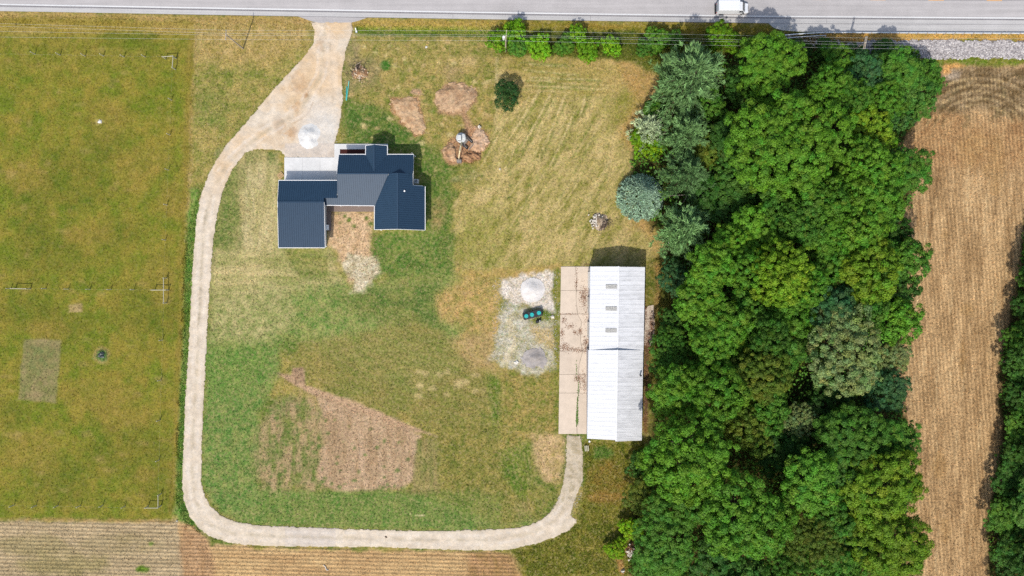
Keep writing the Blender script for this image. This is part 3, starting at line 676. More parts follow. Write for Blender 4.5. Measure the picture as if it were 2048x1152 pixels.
dwy = MB().prism([tuple(W(x,y)[:2]) for x, y in ((569.5,315.5),(676,315.5),(676,366),(569.5,366))], -.1, .05).build('concrete_driveway', M_JOINT); tag(dwy, kind='structure')
for (xa, xb) in ((569,604.8),(605,640.3),(640.5,677)):
    for (ya, yb) in ((315,340.4),(340.6,367)):
        MB().prism([tuple(W(x,y)[:2]) for x, y in ((xa,ya),(xb,ya),(xb,yb),(xa,yb))], -.06, .10).build('concrete_slab', M_CONC_NEW, dwy)
wk = MB().prism([tuple(W(x,y)[:2]) for x, y in ((669,288),(776,288),(776,318),(760,318),(760,298.6),(680,298.6),(680,318),(669,318))], -.06, .12).build('walkway', M_CONC_NEW); tag(wk, kind='structure')
M_MULCH_SHADE = simple('shaded_red_mulch', (.045,.016,.014), .95, .05, vary=.5, scale=9)  # mulch red taken near black: the roof's shade is put into the colour
fb = MB().prism([tuple(W(x,y)[:2]) for x, y in ((680.3,299),(759.7,299),(759.7,318),(680.3,318))], -.06, .08).build('mulch_bed', M_MULCH_SHADE); tag(fb, kind='structure')

for x in (1652, 1707, 1420, 1180, 905):
    a = W(x, float(road_y(1.5)(x)), .0); b = W(x+1.5, float(road_y(13)(x)), .0)
    tag(MB().box(((a.x+b.x)/2, (a.y+b.y)/2, .031), (.05, abs(a.y-b.y), .004), rz=.08).build('pavement_crack', M_SEAM), kind='structure')
# ------------------------------------------------------------------ house
def metal(name, c, rough=.38, spec=.5, streak=.06):
    t = NT(name); p = t.pos(); n = t.noise(1.2, 4, .6, p); oi = t.n('ObjectInfo').outputs['Random']
    g = t.math('ADD', t.rng(n,.3,.7,1-streak,1+streak), t.rng(oi,0,1,-.03,.03))
    cc = t.n('CombineColor'); [t.l(g, cc.inputs[i]) for i in range(3)]
    return t.end(t.principled(t.mix(1.0, c, cc.outputs[0], 'MULTIPLY'), rough, spec, 0))
M_NAVY = metal('navy_metal_roofing', (.015,.036,.066), .5, .27)
M_WTRIM = simple('white_trim', (.62,.62,.62), .5, .4, vary=.04)
M_SIDING = simple('white_siding', (.60,.60,.58), .6, .3, vary=.06)
M_DECK = simple('grey_deck_wood', (.19,.145,.125), .85, .15, vary=.25, scale=6)
M_DARKG = simple('dark_glass', (.02,.025,.03), .1, .6, vary=.05)
M_BLACK = simple('black_plastic', (.012,.013,.014), .45, .4, vary=.15)
M_GALV = simple('galvanised_steel', (.42,.45,.48), .4, .5, metal=.4, vary=.1)
M_PVC = simple('white_pvc', (.75,.75,.73), .45, .4, vary=.03)

house = thing('house', 'new house with dark navy ribbed metal roofs, white trim and a garage wing', 'house', W(740,380,0))
def hb(mb, name, mat, parent=house, **kw):
    o = mb.build(name, mat, parent, **kw); o.matrix_parent_inverse = Matrix.Translation(-house.location); return o
def roof_slope(pts, ribdir, spacing=.42, name='roof_slope', mat=None, parent=house, t=.06, ribh=.06):
    Q = [W(*p) for p in pts]
    n = (Q[1]-Q[0]).cross(Q[2]-Q[0]); n.normalize()
    if abs(n.z) < .2: n = (Q[2]-Q[0]).cross(Q[3]-Q[0]).normalized()
    zf = lambda x, y: Q[0].z-(n.x*(x-Q[0].x)+n.y*(y-Q[0].y))/n.z
    Q = [Vector((q.x, q.y, zf(q.x, q.y))) for q in Q]
    mb = MB(); mb.slab3(Q, t)
    a = 0 if ribdir == 'x' else 1; b = 1-a       # rib runs along axis a, spaced along axis b
    lo, hi = min(q[b] for q in Q), max(q[b] for q in Q); s = lo+spacing*.5
    while s < hi:
        xs = []
        for i in range(len(Q)):
            p, q = Q[i], Q[(i+1)%len(Q)]
            if (p[b] > s) != (q[b] > s): xs.append(p[a]+(s-p[b])*(q[a]-p[a])/(q[b]-p[b]))
        xs.sort()
        for k in range(0, len(xs)-1, 2):
            e = [0,0]; f = [0,0]; e[a] = xs[k]+.03; f[a] = xs[k+1]-.03; e[b] = f[b] = s
            if f[a]-e[a] > .2:
                mb.bar((e[0],e[1],zf(*e)+ribh*.5-.008), (f[0],f[1],zf(*f)+ribh*.5-.008), 0.10, ribh, up=tuple(n if n.z > 0 else -n))
        s += spacing
    o = mb.build(name, mat or M_NAVY, parent)
    if parent is house: o.matrix_parent_inverse = Matrix.Translation(-house.location)
    return Q
def trim(p, q, w=.11, h=.16, dz=-.03, name='gutter'):
    hb(MB().bar(W(*p)+Vector((0,0,dz)), W(*q)+Vector((0,0,dz)), w, h), name, M_WTRIM)
# roofs: (photo x, photo y, height)
N_main = [(678,309,3.2),(827,309,3.2),(826,347,4.9),(674,347,4.9)]
S_main = [(674,347.2,4.9),(777,347.2,4.9),(750,411,3.0),(647,410,3.0),(647,396,3.4),(675,396,3.4)]
roof_slope(N_main, 'y'); roof_slope(S_main, 'y')
roof_slope([(795,346,5.7),(777,347,4.65),(750,411,3.06),(749,459,3.0),(795,458,5.7)], 'x')
roof_slope([(795.3,346,5.7),(795.3,458,5.7),(850,460,3.0),(850,373,3.0),(826,371,4.15),(825.5,347,4.2)], 'x')
roof_slope([(731.5,291.5,3.3),(747.7,289.5,4.7),(747.7,342,4.7),(731.5,310,3.3)], 'x')
roof_slope([(748.2,289.5,4.7),(774.5,291.5,3.3),(774.5,310,3.3),(748.2,342,4.7)], 'x')
roof_slope([(557.5,361,2.9),(674,361,2.9),(674,396,3.9),(648,396,3.9),(648,404,4.15),(555.4,404,4.15)], 'y')
roof_slope([(555.4,404.3,4.15),(648,404.3,4.15),(650,495,3.0),(557,495,3.0)], 'y')
for a_, b_ in (((674,347,4.94),(777,347,4.94)),((795,346,5.74),(795,458,5.74)),((748,289.5,4.74),(748,342,4.74)),((555.4,404,4.19),(648,404,4.19))):
    hb(MB().bar(W(*a_), W(*b_), .26, .05), 'ridge_cap', M_NAVY)
for a_, b_ in (((678,308.6,3.2),(731,308.6,3.2)),((775,308.6,3.2),(827,308.6,3.2)),((647,410.6,3.0),(750,411.6,3.0)),((748.7,411,3.0),(748.7,459,3.0)),((850.4,373,3.0),(850.4,460,3.0)),((731.2,291,3.3),(731.2,310,3.3)),((774.8,291,3.3),(774.8,310,3.3)),((557,360.6,2.9),(674,360.6,2.9)),((557,495.6,3.0),(650,495.6,3.0))):
    trim(a_, b_)
for a_, b_ in (((677.6,309,3.2),(673.6,347,4.9)),((826.6,347,4.15),(827.4,309,3.2)),((826,347,4.15),(826,371,4.1)),((749,459.3,3.0),(795,458.5,5.65)),((795,458.5,5.65),(850,460.4,3.0)),((731.5,291,3.3),(748,289,4.65)),((748,289,4.65),(774.5,291,3.3)),((557.2,361,2.9),(555,404,4.1)),((555,404,4.1),(556.8,495,3.0)),((648.3,404,4.1),(650.4,495,3.0)),((646.7,396,3.4),(646.7,410,3.0))):
    trim(a_, b_, .07, .16, -.05, 'rake_trim')
def gable_body(x0, x1, y0, y1, e0, e1, rp, rz, axis, name='wall'):
    # five-sided body under a ridge; axis 'x' = ridge runs along x, rp is the ridge's place on the other axis
    if axis == 'x': prof = [(y0,0),(y1,0),(y1,e1),(rp,rz),(y0,e0)]; f = lambda t, u, z: (t,u,z); a, b = x0, x1
    else: prof = [(x0,0),(x1,0),(x1,e1),(rp,rz),(x0,e0)]; f = lambda t, u, z: (u,t,z); a, b = y0, y1
    vs = [f(a,*p) for p in prof]+[f(b,*p) for p in prof]; n = 5
    return MB().add(vs, [tuple(range(5)), tuple(range(5,10))]+[(i,(i+1)%n,n+(i+1)%n,n+i) for i in range(n)])
def X(px, z): return W(px, 576, z).x
def Y(py, z): return W(1024, py, z).y
hb(gable_body(X(676,4)+.35, X(800,4), Y(410,3.0)+2.3, Y(309,3.2)-.4, 3.5, 3.05, Y(347,4.9), 4.7, 'x'), 'wall', M_SIDING)
hb(gable_body(X(749,3)+.45, X(850,3)-.45, Y(459,3)+.35, Y(372,3)+.1, 2.95, 2.95, X(795,5.7), 5.45, 'y'), 'wall', M_SIDING)
hb(MB().box((X(810,3), (Y(347,3)+Y(371,3))/2, 1.9), (2.6, 2.6, 3.8)), 'wall', M_SIDING)
hb(gable_body(X(556,3.5)+.45, X(649,3.5)-.55, Y(495,3)+.4, Y(361,2.9)-.4, 2.9, 2.75, Y(404,4.15), 3.95, 'x'), 'wall', M_SIDING)
hb(MB().box((X(662,3), Y(380,3)-.2, 1.3), (2.6, 2.8, 2.6)), 'wall', M_SIDING)
for px in (734.5, 771.5): hb(MB().bar((X(px,3), Y(293,3), .1), (X(px,3), Y(293,3), 3.2), .18), 'porch_post', M_WTRIM)
for px in (676, 712, 747): hb(MB().bar((X(px,3), Y(409,3), .1), (X(px,3), Y(409,3), 2.95), .15), 'porch_post', M_WTRIM)
dk = MB()
for k in range(70): dk.box((X(649,0)+.07+.145*k, (Y(408,0)+Y(423.5,0))/2, .12), (.13, Y(408,0)-Y(423.5,0), .12))
for k in range(26): dk.box(((X(648,0)+X(662.5,0))/2, Y(424,0)-.07-.145*k, .12), (X(662.5,0)-X(648,0), .13, .12))
d = hb(dk, 'deck_boards', M_DECK); d['kind'] = 'stuff'
hb(MB().cyl(W(810,383,4.5), .15, .75, 12), 'vent_pipe', M_PVC)
hb(MB().box(W(651,455,.45)+Vector((.05,0,0)), (.55,1.1,.8), ).box(W(653,455,.2)+Vector((.25,0,0)), (.5,1.0,.4)), 'door_steps', M_PVC)
for px, py, zz in ((828.5,312,3.1),(650.5,492,3.0),(760,459.5,3.0)):
    q = W(px, py, 0); hb(MB().tube([(q.x,q.y,zz),(q.x,q.y,.25),(q.x+.35,q.y-.1,.08)], .06, 8), 'downspout', M_WTRIM)
def pane(parts, c, s, mat=M_DARKG, fr=.09, axis='y'):
    f = hb(MB().box(c, s), 'window', M_WTRIM)
    i = (s[0]-2*fr, s[1]+.02, s[2]-2*fr) if axis == 'y' else (s[0]+.02, s[1]-2*fr, s[2]-2*fr)
    MB().box(c, i).build('pane', mat, f)
ys_ = Y(410,3.0)+2.3
pane(0, (X(690,1.5), ys_-.03, 1.5), (1.2,.08,1.3)); pane(0, (X(718,1.2), ys_-.03, 1.25), (2.4,.08,2.1))
yw = Y(459,3)+.35
pane(0, (X(775,1.5), yw-.03, 1.6), (1.4,.08,1.4)); pane(0, (X(822,1.5), yw-.03, 1.6), (1.4,.08,1.4))
xe = X(850,3)-.45
pane(0, (xe+.03, Y(400,1.5), 1.6), (.08,1.2,1.3), axis='x'); pane(0, (xe+.03, Y(438,1.5), 1.6), (.08,1.2,1.3), axis='x')
yg = Y(361,2.9)-.4
for k in range(2):
    gd = hb(MB().box((X(580+k*42,1.2), yg+.03, 1.2), (3.2,.10,2.3)), 'garage_door', M_WTRIM)

# air conditioner, pallet
ac = thing('air_conditioner', 'white outdoor air conditioner unit with round fan beside the house', 'air conditioner', W(833.5,363.5,0))
MB().box((0,0,.04),(.95,.95,.08)).build('pad', M_CONC_OLD, ac)
MB().box((0,0,.48),(.78,.78,.78)).build('cabinet', simple('ac_white',(.62,.63,.64),.5,.4), ac, bevel=.04)
MB().lathe((0,0,.872), [(.29,0),(.29,.02),(.06,.03)], 20).build('fan_grille', M_BLACK, ac)
b_ = MB()
for k in range(3): b_.box((0,0,.91),(.5,.07,.012), rz=k*math.pi/3)
b_.build('fan_blade', M_GALV, ac)
M_WOOD = simple('pale_pallet_wood', (.40,.27,.14), .85, .1, vary=.2, scale=5)
pl = thing('pallet', 'pale wooden pallet lying beside the concrete driveway and garage corner', 'pallet', W(561.5,351,0), math.radians(38))
for y in (-.45,0,.45): MB().box((0,y,.09),(1.15,.09,.10)).build('runner', M_WOOD, pl)
sl = MB().box((0,0,0),(.13,1.05,.03)).mesh('slat', M_WOOD)
for k in range(6): link('slat', sl, pl, (-.51+k*.204,0,.16))
for k in range(3): link('slat', sl, pl, (-.45+k*.45,0,.02))

# ------------------------------------------------------------------ barn
def white_roof(name='white_barn_roofing', wear=.5, lo=.57):
    t = NT(name); p = t.pos(); oi = t.n('ObjectInfo').outputs['Random']
    n1 = t.noise(.55, 5, .68, t.mapping(p, scale=(1.0,3.2,1))); n2 = t.noise(3.0, 4, .7, t.mapping(p, scale=(.35,2.2,1)))
    sx = t.n('SeparateXYZ'); t.l(p, sx.inputs[0])
    g = t.math('ADD', t.rng(oi,0,1,.94,1.03), t.rng(n2,.3,.7,-.06,.05))
    cc = t.n('CombineColor'); [t.l(g, cc.inputs[i]) for i in range(3)]
    c = t.mix(1.0, (.54,.545,.56), cc.outputs[0], 'MULTIPLY')
    c = t.mix(t.math('MULTIPLY', t.rng(n1,lo,.74,0,wear), t.rng(n2,.3,.6,.3,1)), c, (.24,.245,.25))
    return t.end(t.principled(c, .5, .3))
M_WROOF = white_roof(); M_WROOF_E = white_roof('weathered_white_roofing', .62, .45)
M_BWALL = simple('grey_barn_siding', (.34,.32,.33), .7, .2, vary=.15)
M_SKYL = simple('weathered_skylight', (.27,.265,.25), .6, .3, vary=.6, scale=5)
barn = thing('barn', 'long white metal-roofed barn beside a concrete strip at the wood edge', 'barn', W(1235,707,0))
BI = Matrix.Translation(-barn.location)
def bb(mb, name, mat, **kw):
    o = mb.build(name, mat, barn, **kw); o.matrix_parent_inverse = BI; return o
def barn_slope(e0, e1, r0, r1, n, mat=None):
    e0, e1, r0, r1 = [W(*p) for p in (e0,e1,r0,r1)]
    du = (e1-e0)/n; V0 = r0-e0; nn = du.cross(V0).normalized()
    if nn.z < 0: nn = -nn
    u = du.normalized(); L = du.length; v = V0.normalized()
    mb = MB(); g = .010
    pts = [u*g, u*(L-g), u*(L-g)+V0, u*g+V0]; mb.add(pts+[p-nn*.05 for p in pts], [(0,1,2,3),(7,6,5,4),(0,4,5,1),(1,5,6,2),(2,6,7,3),(3,7,4,0)])
    for k in range(3):
        a = u*(L*(k+.5)/3); mb.bar(a+nn*.006, a+V0+nn*.006, .06, .025, up=tuple(nn))
    me = mb.mesh('roof_panel', mat or M_WROOF)
    for i in range(n):
        o = link('roof_panel', me, barn, e0+du*i+nn*(.004*((i*7)%3))); o.matrix_parent_inverse = BI
    return u, v, nn
ZE, ZN, ZS = 4.5, 5.5, 6.0
barn_slope((1181,533,ZE),(1179,700,ZE),(1237,533,ZN),(1235,700,ZN),18)
ue, ve, ne = barn_slope((1290,534,ZE),(1287,700.5,ZE),(1237.4,533.5,ZN),(1235.4,700,ZN),18,M_WROOF_E)
barn_slope((1177.5,700,ZE),(1175,877.5,ZE),(1234.5,700,ZS),(1232,882,ZS),20)
barn_slope((1286.5,700,ZE),(1283.5,881,ZE),(1234.8,700,ZS),(1232.3,882,ZS),20,M_WROOF_E)
bb(MB().bar(W(1237.2,532.5,ZN+.03), W(1235.2,699.5,ZN+.03), .30, .04), 'ridge_cap', M_WROOF)
bb(MB().bar(W(1234.6,699.5,ZS+.03), W(1232.1,882.5,ZS+.03), .30, .04), 'ridge_cap', M_WROOF)
def barn_body(ax, bx, ya, yb, rx0, zr):
    bb(gable_body(X(ax,ZE)+.12, X(bx,ZE)-.12, Y(yb,ZE)+.15, Y(ya,ZE)-.15, ZE-.08, ZE-.08, X(rx0,zr), zr-.12, 'y'), 'wall', M_BWALL)
barn_body(1180.5,1288,534,700,1236,ZN); barn_body(1176.8,1284.5,699,879,1233,ZS)
for yy in (573,617,661):
    f = (yy-533)/167.; xa = 1212.0-f*1.5; xb = xa+22.5
    z = lambda px: ZN-(ZN-ZE)*(1236-px)/56.+.10
    q = [W(xa,yy-4.2,z(xa)), W(xb,yy-4.2,z(xb)), W(xb,yy+4.2,z(xb)), W(xa,yy+4.2,z(xa))]
    bb(MB().slab3(q, .06), 'skylight', M_SKYL)
fl = W(1280,750,4.7); bb(MB().cyl(fl-Vector((0,0,.15)), .12, .9, 10).cyl(fl+Vector((0,0,.75)), .2, .12, 10), 'flue', M_BLACK)
for k, yy in enumerate((560,610,660,720,770,820,852)):
    bb(MB().box((X(1180.5-(.009*(yy-533)),ZE)+.08, Y(yy,2), 1.9), (.09, 3.2 if k < 6 else 1.0, 3.6 if k < 6 else 2.1)), 'sliding_door' if k < 6 else 'door', M_WTRIM if k in (0,4) else M_GALV)
for (a_, b_) in (((1180.6,533,ZE-.12),(1178.8,700,ZE-.12)),((1177,700,ZE-.12),(1174.6,877.5,ZE-.12))):
    bb(MB().bar(W(*a_), W(*b_), .12, .14), 'gutter', M_GALV)

# ------------------------------------------------------------------ box truck on the road
M_VAN = simple('white_vehicle_paint', (.56,.57,.59), .35, .5, vary=.03)
M_TYRE = simple('tyre_rubber', (.02,.02,.02), .85, .2); M_RIM = simple('steel_rim', (.45,.45,.46), .35, .5, metal=.6)
van = thing('box_van', 'white box van driving along the road', 'van', (43.5, 55.55, .03))
MB().box((-.78,0,1.62),(4.15,2.1,1.90)).build('cargo_box', M_VAN, van, bevel=.07)
MB().box((-.78,0,2.60),(3.6,1.7,.06)).build('roof_panel', M_VAN, van, bevel=.02)
cab = MB().add([(1.3,-.98,.55),(3.35,-.92,.55),(3.35,-.92,1.02),(2.55,-.95,1.22),(1.95,-.86,1.98),(1.3,-.9,2.02),(1.3,.98,.55),(3.35,.92,.55),(3.35,.92,1.02),(2.55,.95,1.22),(1.95,.86,1.98),(1.3,.9,2.02)],
    [(0,1,2,3,4,5),(6,7,8,9,10,11),(0,1,7,6),(1,2,8,7),(2,3,9,8),(3,4,10,9),(4,5,11,10),(5,0,6,11)]).build('cab', M_VAN, van, bevel=.06)
MB().slab3([(2.64,-.86,1.30),(2.64,.86,1.30),(2.08,.78,2.07),(2.08,-.78,2.07)], .03).build('windshield', M_DARKG, van)
for s in (-1,1):
    MB().add([(1.45,s*.965,1.22),(2.42,s*.965,1.22),(1.98,s*.90,1.86),(1.45,s*.91,1.88),(1.45,s*.945,1.22),(2.42,s*.945,1.22),(1.98,s*.88,1.86),(1.45,s*.89,1.88)],[(0,1,2,3),(7,6,5,4),(0,4,5,1),(1,5,6,2),(2,6,7,3),(3,7,4,0)]).build('side_window', M_DARKG, van)
    mr = MB().box((2.25,s*1.17,1.35),(.14,.2,.3)).bar((2.25,s*.95,1.25),(2.25,s*1.12,1.3),.04).build('wing_mirror', M_BLACK, van)
    MB().box((3.35,s*.68,.86),(.06,.36,.2)).build('headlight', simple('lamp_glass',(.7,.7,.7),.15,.5), van)
    MB().box((-2.88,s*.85,.9),(.05,.2,.3)).build('tail_light', simple('red_lamp',(.4,.02,.02),.3,.5), van)
    for x in (2.45,-1.55):
        ty = MB().tube([(x,s*.98,.36),(x,s*.74,.36)], .36, 20).build('wheel', M_TYRE, van)
        MB().tube([(x,s*.995,.36),(x,s*.9,.36)], .2, 14).build('rim', M_RIM, ty)
MB().box((-3.0,0,.55),(.28,2.0,.14)).build('rear_bumper', M_BLACK, van)
MB().box((3.42,0,.6),(.18,1.86,.24)).build('front_bumper', M_BLACK, van, bevel=.03)
MB().box((-2.87,0,1.6),(.05,1.7,1.6)).build('rear_door', M_GALV, van)
MB().box((-.3,0,.58),(5.6,1.1,.18)).build('chassis', M_BLACK, van)

# ------------------------------------------------------------------ excavator
M_CREAM = simple('cream_machine_paint', (.52,.44,.27), .45, .4, vary=.1); M_EWHITE = simple('pale_grey_machine_paint', (.42,.43,.42), .45, .4, vary=.1)
M_STEEL = simple('worn_steel', (.17,.15,.13), .6, .4, vary=.2)
exc = thing('excavator', 'small cream and grey excavator digging beside the dirt heaps', 'excavator', W(923.5,278.5,0))
trk = math.radians(-40)
R3 = Matrix.Rotation(trk, 3, 'Z'); OFF = Vector((.55,-.40,0))
for s in (-1,1):
    pts = [R3 @ Vector((x, s*.78, z)) for x, z in ((-1.05,.06),(1.05,.06))]
    tr = MB()
    prof = [(-1.15,.08),(1.15,.08),(1.38,.3),(1.15,.56),(-1.15,.56),(-1.38,.3)]
    a = [R3 @ Vector((x*1.12, s*.98, z))+OFF for x, z in prof]; b = [R3 @ Vector((x*1.12, s*.58, z))+OFF for x, z in prof]
    tr.add(a+b, [tuple(range(6)), tuple(range(6,12))[::-1]]+[(i,(i+1)%6,6+(i+1)%6,6+i) for i in range(6)])
    tk = tr.build('track', M_BLACK, exc)
    g = MB()
    for k in range(9): g.box(R3 @ Vector((-1.2+k*.3, s*.78, .575))+OFF, (.10,.42,.05), rz=trk)
    g = g.build('grouser', M_STEEL, tk); g['kind'] = 'stuff'
MB().box((.35,-.25,.42),(1.6,1.2,.3), rz=trk).build('undercarriage', M_STEEL, exc)
MB().box(R3 @ Vector((1.85,0,.35))+OFF, (.12,1.9,.42), rz=trk).build('dozer_blade', M_STEEL, exc, bevel=.02)
MB().lathe((-.05,.05,.62), [(.88,0),(1.0,.08),(1.0,.62),(.9,.72)], 22).build('upper_body', M_EWHITE, exc)
cabp = MB().box((-.34,-.12,1.68),(.82,1.05,1.0)).build('cab', M_EWHITE, exc, bevel=.08)
MB().box((-.34,-.12,1.70),(.86,.85,.6)).box((-.34,-.12,1.72),(.62,1.09,.6)).build('window', M_DARKG, cabp)
MB().box((.42,.25,1.45),(.75,1.0,.32)).build('engine_cover', M_EWHITE, exc, bevel=.08)
MB().cyl((.6,.5,1.6), .05, .35, 8).build('exhaust_pipe', M_BLACK, exc)
b0 = Vector((.12,-.75,1.05)); def_ = exc.location
m1 = W(919.5,303,2.75)-def_; m2 = W(917.7,316,1.3)-def_; bk = W(918.2,322.5,.35)-def_
MB().bar(b0, b0+(m1-b0)*.55+Vector((0,0,.35)), .28, .34).bar(b0+(m1-b0)*.5+Vector((0,0,.33)), m1, .26, .3).build('boom', M_CREAM, exc, bevel=.02)
MB().bar(m1+Vector((0,.15,.05)), m2, .2, .24).build('stick', M_CREAM, exc, bevel=.02)
MB().tube([b0+Vector((0,-.1,-.1)), b0+(m1-b0)*.6+Vector((0,0,.1))], .055, 8).build('hydraulic_ram', M_STEEL, exc)
bu = MB()
for x in (-.45,.45): bu.box((bk.x+x,bk.y,bk.z),(.04,.62,.6))
bu.box((bk.x,bk.y+.28,bk.z+.02),(.9,.05,.58)).box((bk.x,bk.y,bk.z+.30),(.9,.6,.05)).box((bk.x,bk.y-.05,bk.z-.28),(.9,.5,.05))
bu.bar(m2, bk+Vector((0,.1,.3)), .14)
bkt = bu.build('bucket', M_STEEL, exc)
tt = MB()
for k in range(5): tt.box((bk.x-.36+k*.18,bk.y-.36,bk.z-.28),(.07,.18,.05))
tt.build('tooth', M_STEEL, bkt)

# ------------------------------------------------------------------ septic tank and pump basin
M_TEAL = simple('teal_plastic', (.012,.30,.29), .45, .4, vary=.1)
M_SEP = simple('black_ribbed_plastic', (.018,.020,.024), .5, .4, vary=.2)
sep = thing('septic_tank', 'black ribbed plastic septic tank with three round teal lids', 'septic tank', W(1065,628.5,0), math.radians(14.5))
prof = []
def rr(hx, hy, r, n=5):
    P = []
    for cx_, cy_, a0 in ((hx-r,hy-r,0),(-hx+r,hy-r,90),(-hx+r,-hy+r,180),(hx-r,-hy+r,270)):
        for k in range(n+1):
            a = math.radians(a0+90*k/n); P.append((cx_+r*math.cos(a), cy_+r*math.sin(a)))
    return P
def loft(rings):
    mb = MB(); n = len(rings[0][0]); vs = [(x,y,z) for P, z in rings for x, y in P]
    fs = [(i*n+k, i*n+(k+1)%n, (i+1)*n+(k+1)%n, (i+1)*n+k) for i in range(len(rings)-1) for k in range(n)]
    fs += [tuple(range(n))[::-1], tuple(range((len(rings)-1)*n, len(rings)*n))]; return mb.add(vs, fs)
loft([(rr(1.85,.62,.3),0),(rr(1.98,.72,.3),.2),(rr(1.98,.72,.3),.75),(rr(1.85,.6,.28),.98)]).build('tank_body', M_SEP, sep)
rb = MB().box((0,0,0),(.075,1.30,.16)).mesh('rib', M_SEP)
for k in range(17):
    x = -1.76+k*.22
    if min(abs(x+1.3), abs(x+.15), abs(x-1.28)) > .38: link('rib', rb, sep, (x,0,.98))
rb2 = MB().box((0,0,0),(.07,.07,.55)).mesh('side_rib', simple('grey_rib',(.30,.30,.32),.5,.4))
for k in range(15): link('side_rib', rb2, sep, (-1.6+k*.23,-.73,.62))
for x in (-1.3,-.15,1.28):
    l_ = MB().lathe((x,0,.96), [(.42,0),(.42,.16),(.36,.22),(.33,.22),(.31,.19),(.1,.20),(.06,.24)], 24).build('lid', M_TEAL, sep)
    h_ = MB()
    for q in range(8): h_.box((x+.38*math.cos(q*.785),.38*math.sin(q*.785),1.17),(.06,.05,.06), rz=q*.785)
    h_.build('lid_lug', M_TEAL, l_)
bas = thing('pump_basin', 'small black two-lobed plastic basin lying beside the septic tank', 'pump basin', W(1077,642.5,0), math.radians(22))
MB().lathe((-.26,0,0), [(.3,0),(.34,.1),(.32,.55),(.24,.62)], 16).build('basin', M_BLACK, bas)
MB().lathe((.30,.05,0), [(.24,0),(.27,.1),(.25,.5),(.18,.55)], 16).build('riser', M_BLACK, bas)
MB().box((.24,.0,.6),(.22,.10,.06)).build('white_tag', M_PVC, bas)

# ------------------------------------------------------------------ poles and lines
M_POLE = simple('weathered_pole_wood', (.30,.25,.19), .9, .1, vary=.2, scale=4); M_WIRE = simple('aluminium_wire', (.50,.50,.48), .35, .5, metal=.3)
M_CER = simple('porcelain', (.5,.48,.45), .3, .5)
def utility_pole(base, top, arms, label, can=None):
    t = thing('utility_pole', label, 'utility pole', (base.x, base.y, 0), 0, 'utility poles along the road')
    MB().tube([(0,0,-.1), (top.x-base.x, top.y-base.y, top.z)], [.16,.11], 10).build('pole', M_POLE, t)
    for (p, q) in arms:
        a = MB().bar(p-t.location, q-t.location, .12, .12).build('crossarm', M_POLE, t)
        for f in (.06,.5,.94):
            c = (p-t.location).lerp(q-t.location, f); MB().cyl(c+Vector((0,0,.05)), .06, .16, 8, .04).build('insulator', M_CER, a)
    if can is not None:
        MB().cyl(can-t.location-Vector((0,0,.5)), .26, .9, 14).build('transformer', simple('transformer_grey',(.55,.56,.56),.4,.5), t)
    return t
ZP = 9.2
utility_pole(W(1011,103,0), W(1012,70,ZP), [(W(1013.3,60,ZP-.15), W(1011.6,82,ZP-.15))], 'utility pole with pale round transformer standing in the roadside bushes', W(1007.5,75.5,ZP-1.3))
utility_pole(W(486,97,0), W(452,69,8.3), [(W(452.6,59.5,8.1), W(451,80,8.1))], 'utility pole with crossarm in dry grass on the pasture side of the drive')
utility_pole(W(1684,115,0), W(1731,85,ZP), [(W(1731.6,73,ZP-.1), W(1726.6,98,ZP-.1)),(W(1734.2,73,ZP-.1), W(1729.2,98,ZP-.1))], 'utility pole with double crossarm above the stone bank')
LN = [[(-500,45),(0,47),(452,60.5),(1012.8,61.5),(1729,76),(2300,78)], [(-500,51),(0,52.5),(452,67),(1012.5,70),(1729,84.5),(2300,88)], [(-500,60),(0,62.5),(452,70.5),(1012.3,73),(1729,90),(2300,93)], [(-500,72),(0,74),(451,79),(1011.8,81.5),(1727,97),(2300,100)]]
nm = ['nearest to the road','second from the road','third from the road','farthest from the road']
for k, L in enumerate(LN):
    pts = []
    for (x0,y0),(x1,y1) in zip(L[:-1], L[1:]):
        for i in range(10):
            f = i/10; pts.append(W(x0+(x1-x0)*f, y0+(y1-y0)*f, ZP+.1-1.1*4*f*(1-f)*.5))
    # sag moves the line a little in the picture; keep the plan straight
    pts.append(W(*L[-1], ZP+.1))
    o = MB().tube(pts, .011, 5).build('power_line', M_WIRE)
    tag(o, 'thin power line strung along the road, the one '+nm[k], 'power line', 'power lines along the road')

# ------------------------------------------------------------------ guardrail
M_RAIL = simple('guardrail_zinc', (.58,.59,.60), .45, .5, metal=.2, vary=.08)
gr = thing('guardrail', 'long steel guardrail with posts between the road and the stone bank', 'guardrail', W(1650,66,0))
GI = Matrix.Translation(-gr.location)
GP = [(1524,76.5),(1545,74),(1575,70.5),(1605,68),(1635,66.4),(1660,65.6)]+[(1660+k*60, 65.6+k*.22) for k in range(1, 14)]
def gxy(x): return float(np.interp(x, [p[0] for p in GP], [p[1] for p in GP]))
def rail(z, w):
    mb = MB(); prof = [(0,-.16),(.09,-.10),(.09,-.06),(.01,0),(.09,.06),(.09,.10),(0,.16),(-.02,.16),(-.02,-.16)]
    vs = []; P = [W(x,y,.55) for x, y in GP]
    for p in P: vs += [(p.x, p.y+a*w, z+b) for a, b in prof]
    n = len(prof); fs = [(i*n+k, i*n+(k+1)%n, (i+1)*n+(k+1)%n, (i+1)*n+k) for i in range(len(P)-1) for k in range(n)]
    fs += [tuple(range(n)), tuple(range((len(P)-1)*n, len(P)*n))]
    return mb.add(vs, fs)
o = rail(.55, 1.7).build('rail', M_RAIL, gr); o.matrix_parent_inverse = GI
P2 = [W(x, y+6.2-(x-1555)*.011, .5) for x, y in GP[1:5]]+[W(1652,71,.5)]
mb = MB()
for p, q in zip(P2[:-1], P2[1:]): mb.bar(p, q, .10, .3)
o = mb.build('rail', M_RAIL, gr); o.matrix_parent_inverse = GI
pm = MB().box((0,0,.36),(.15,.18,.78)).mesh('post', M_POLE)
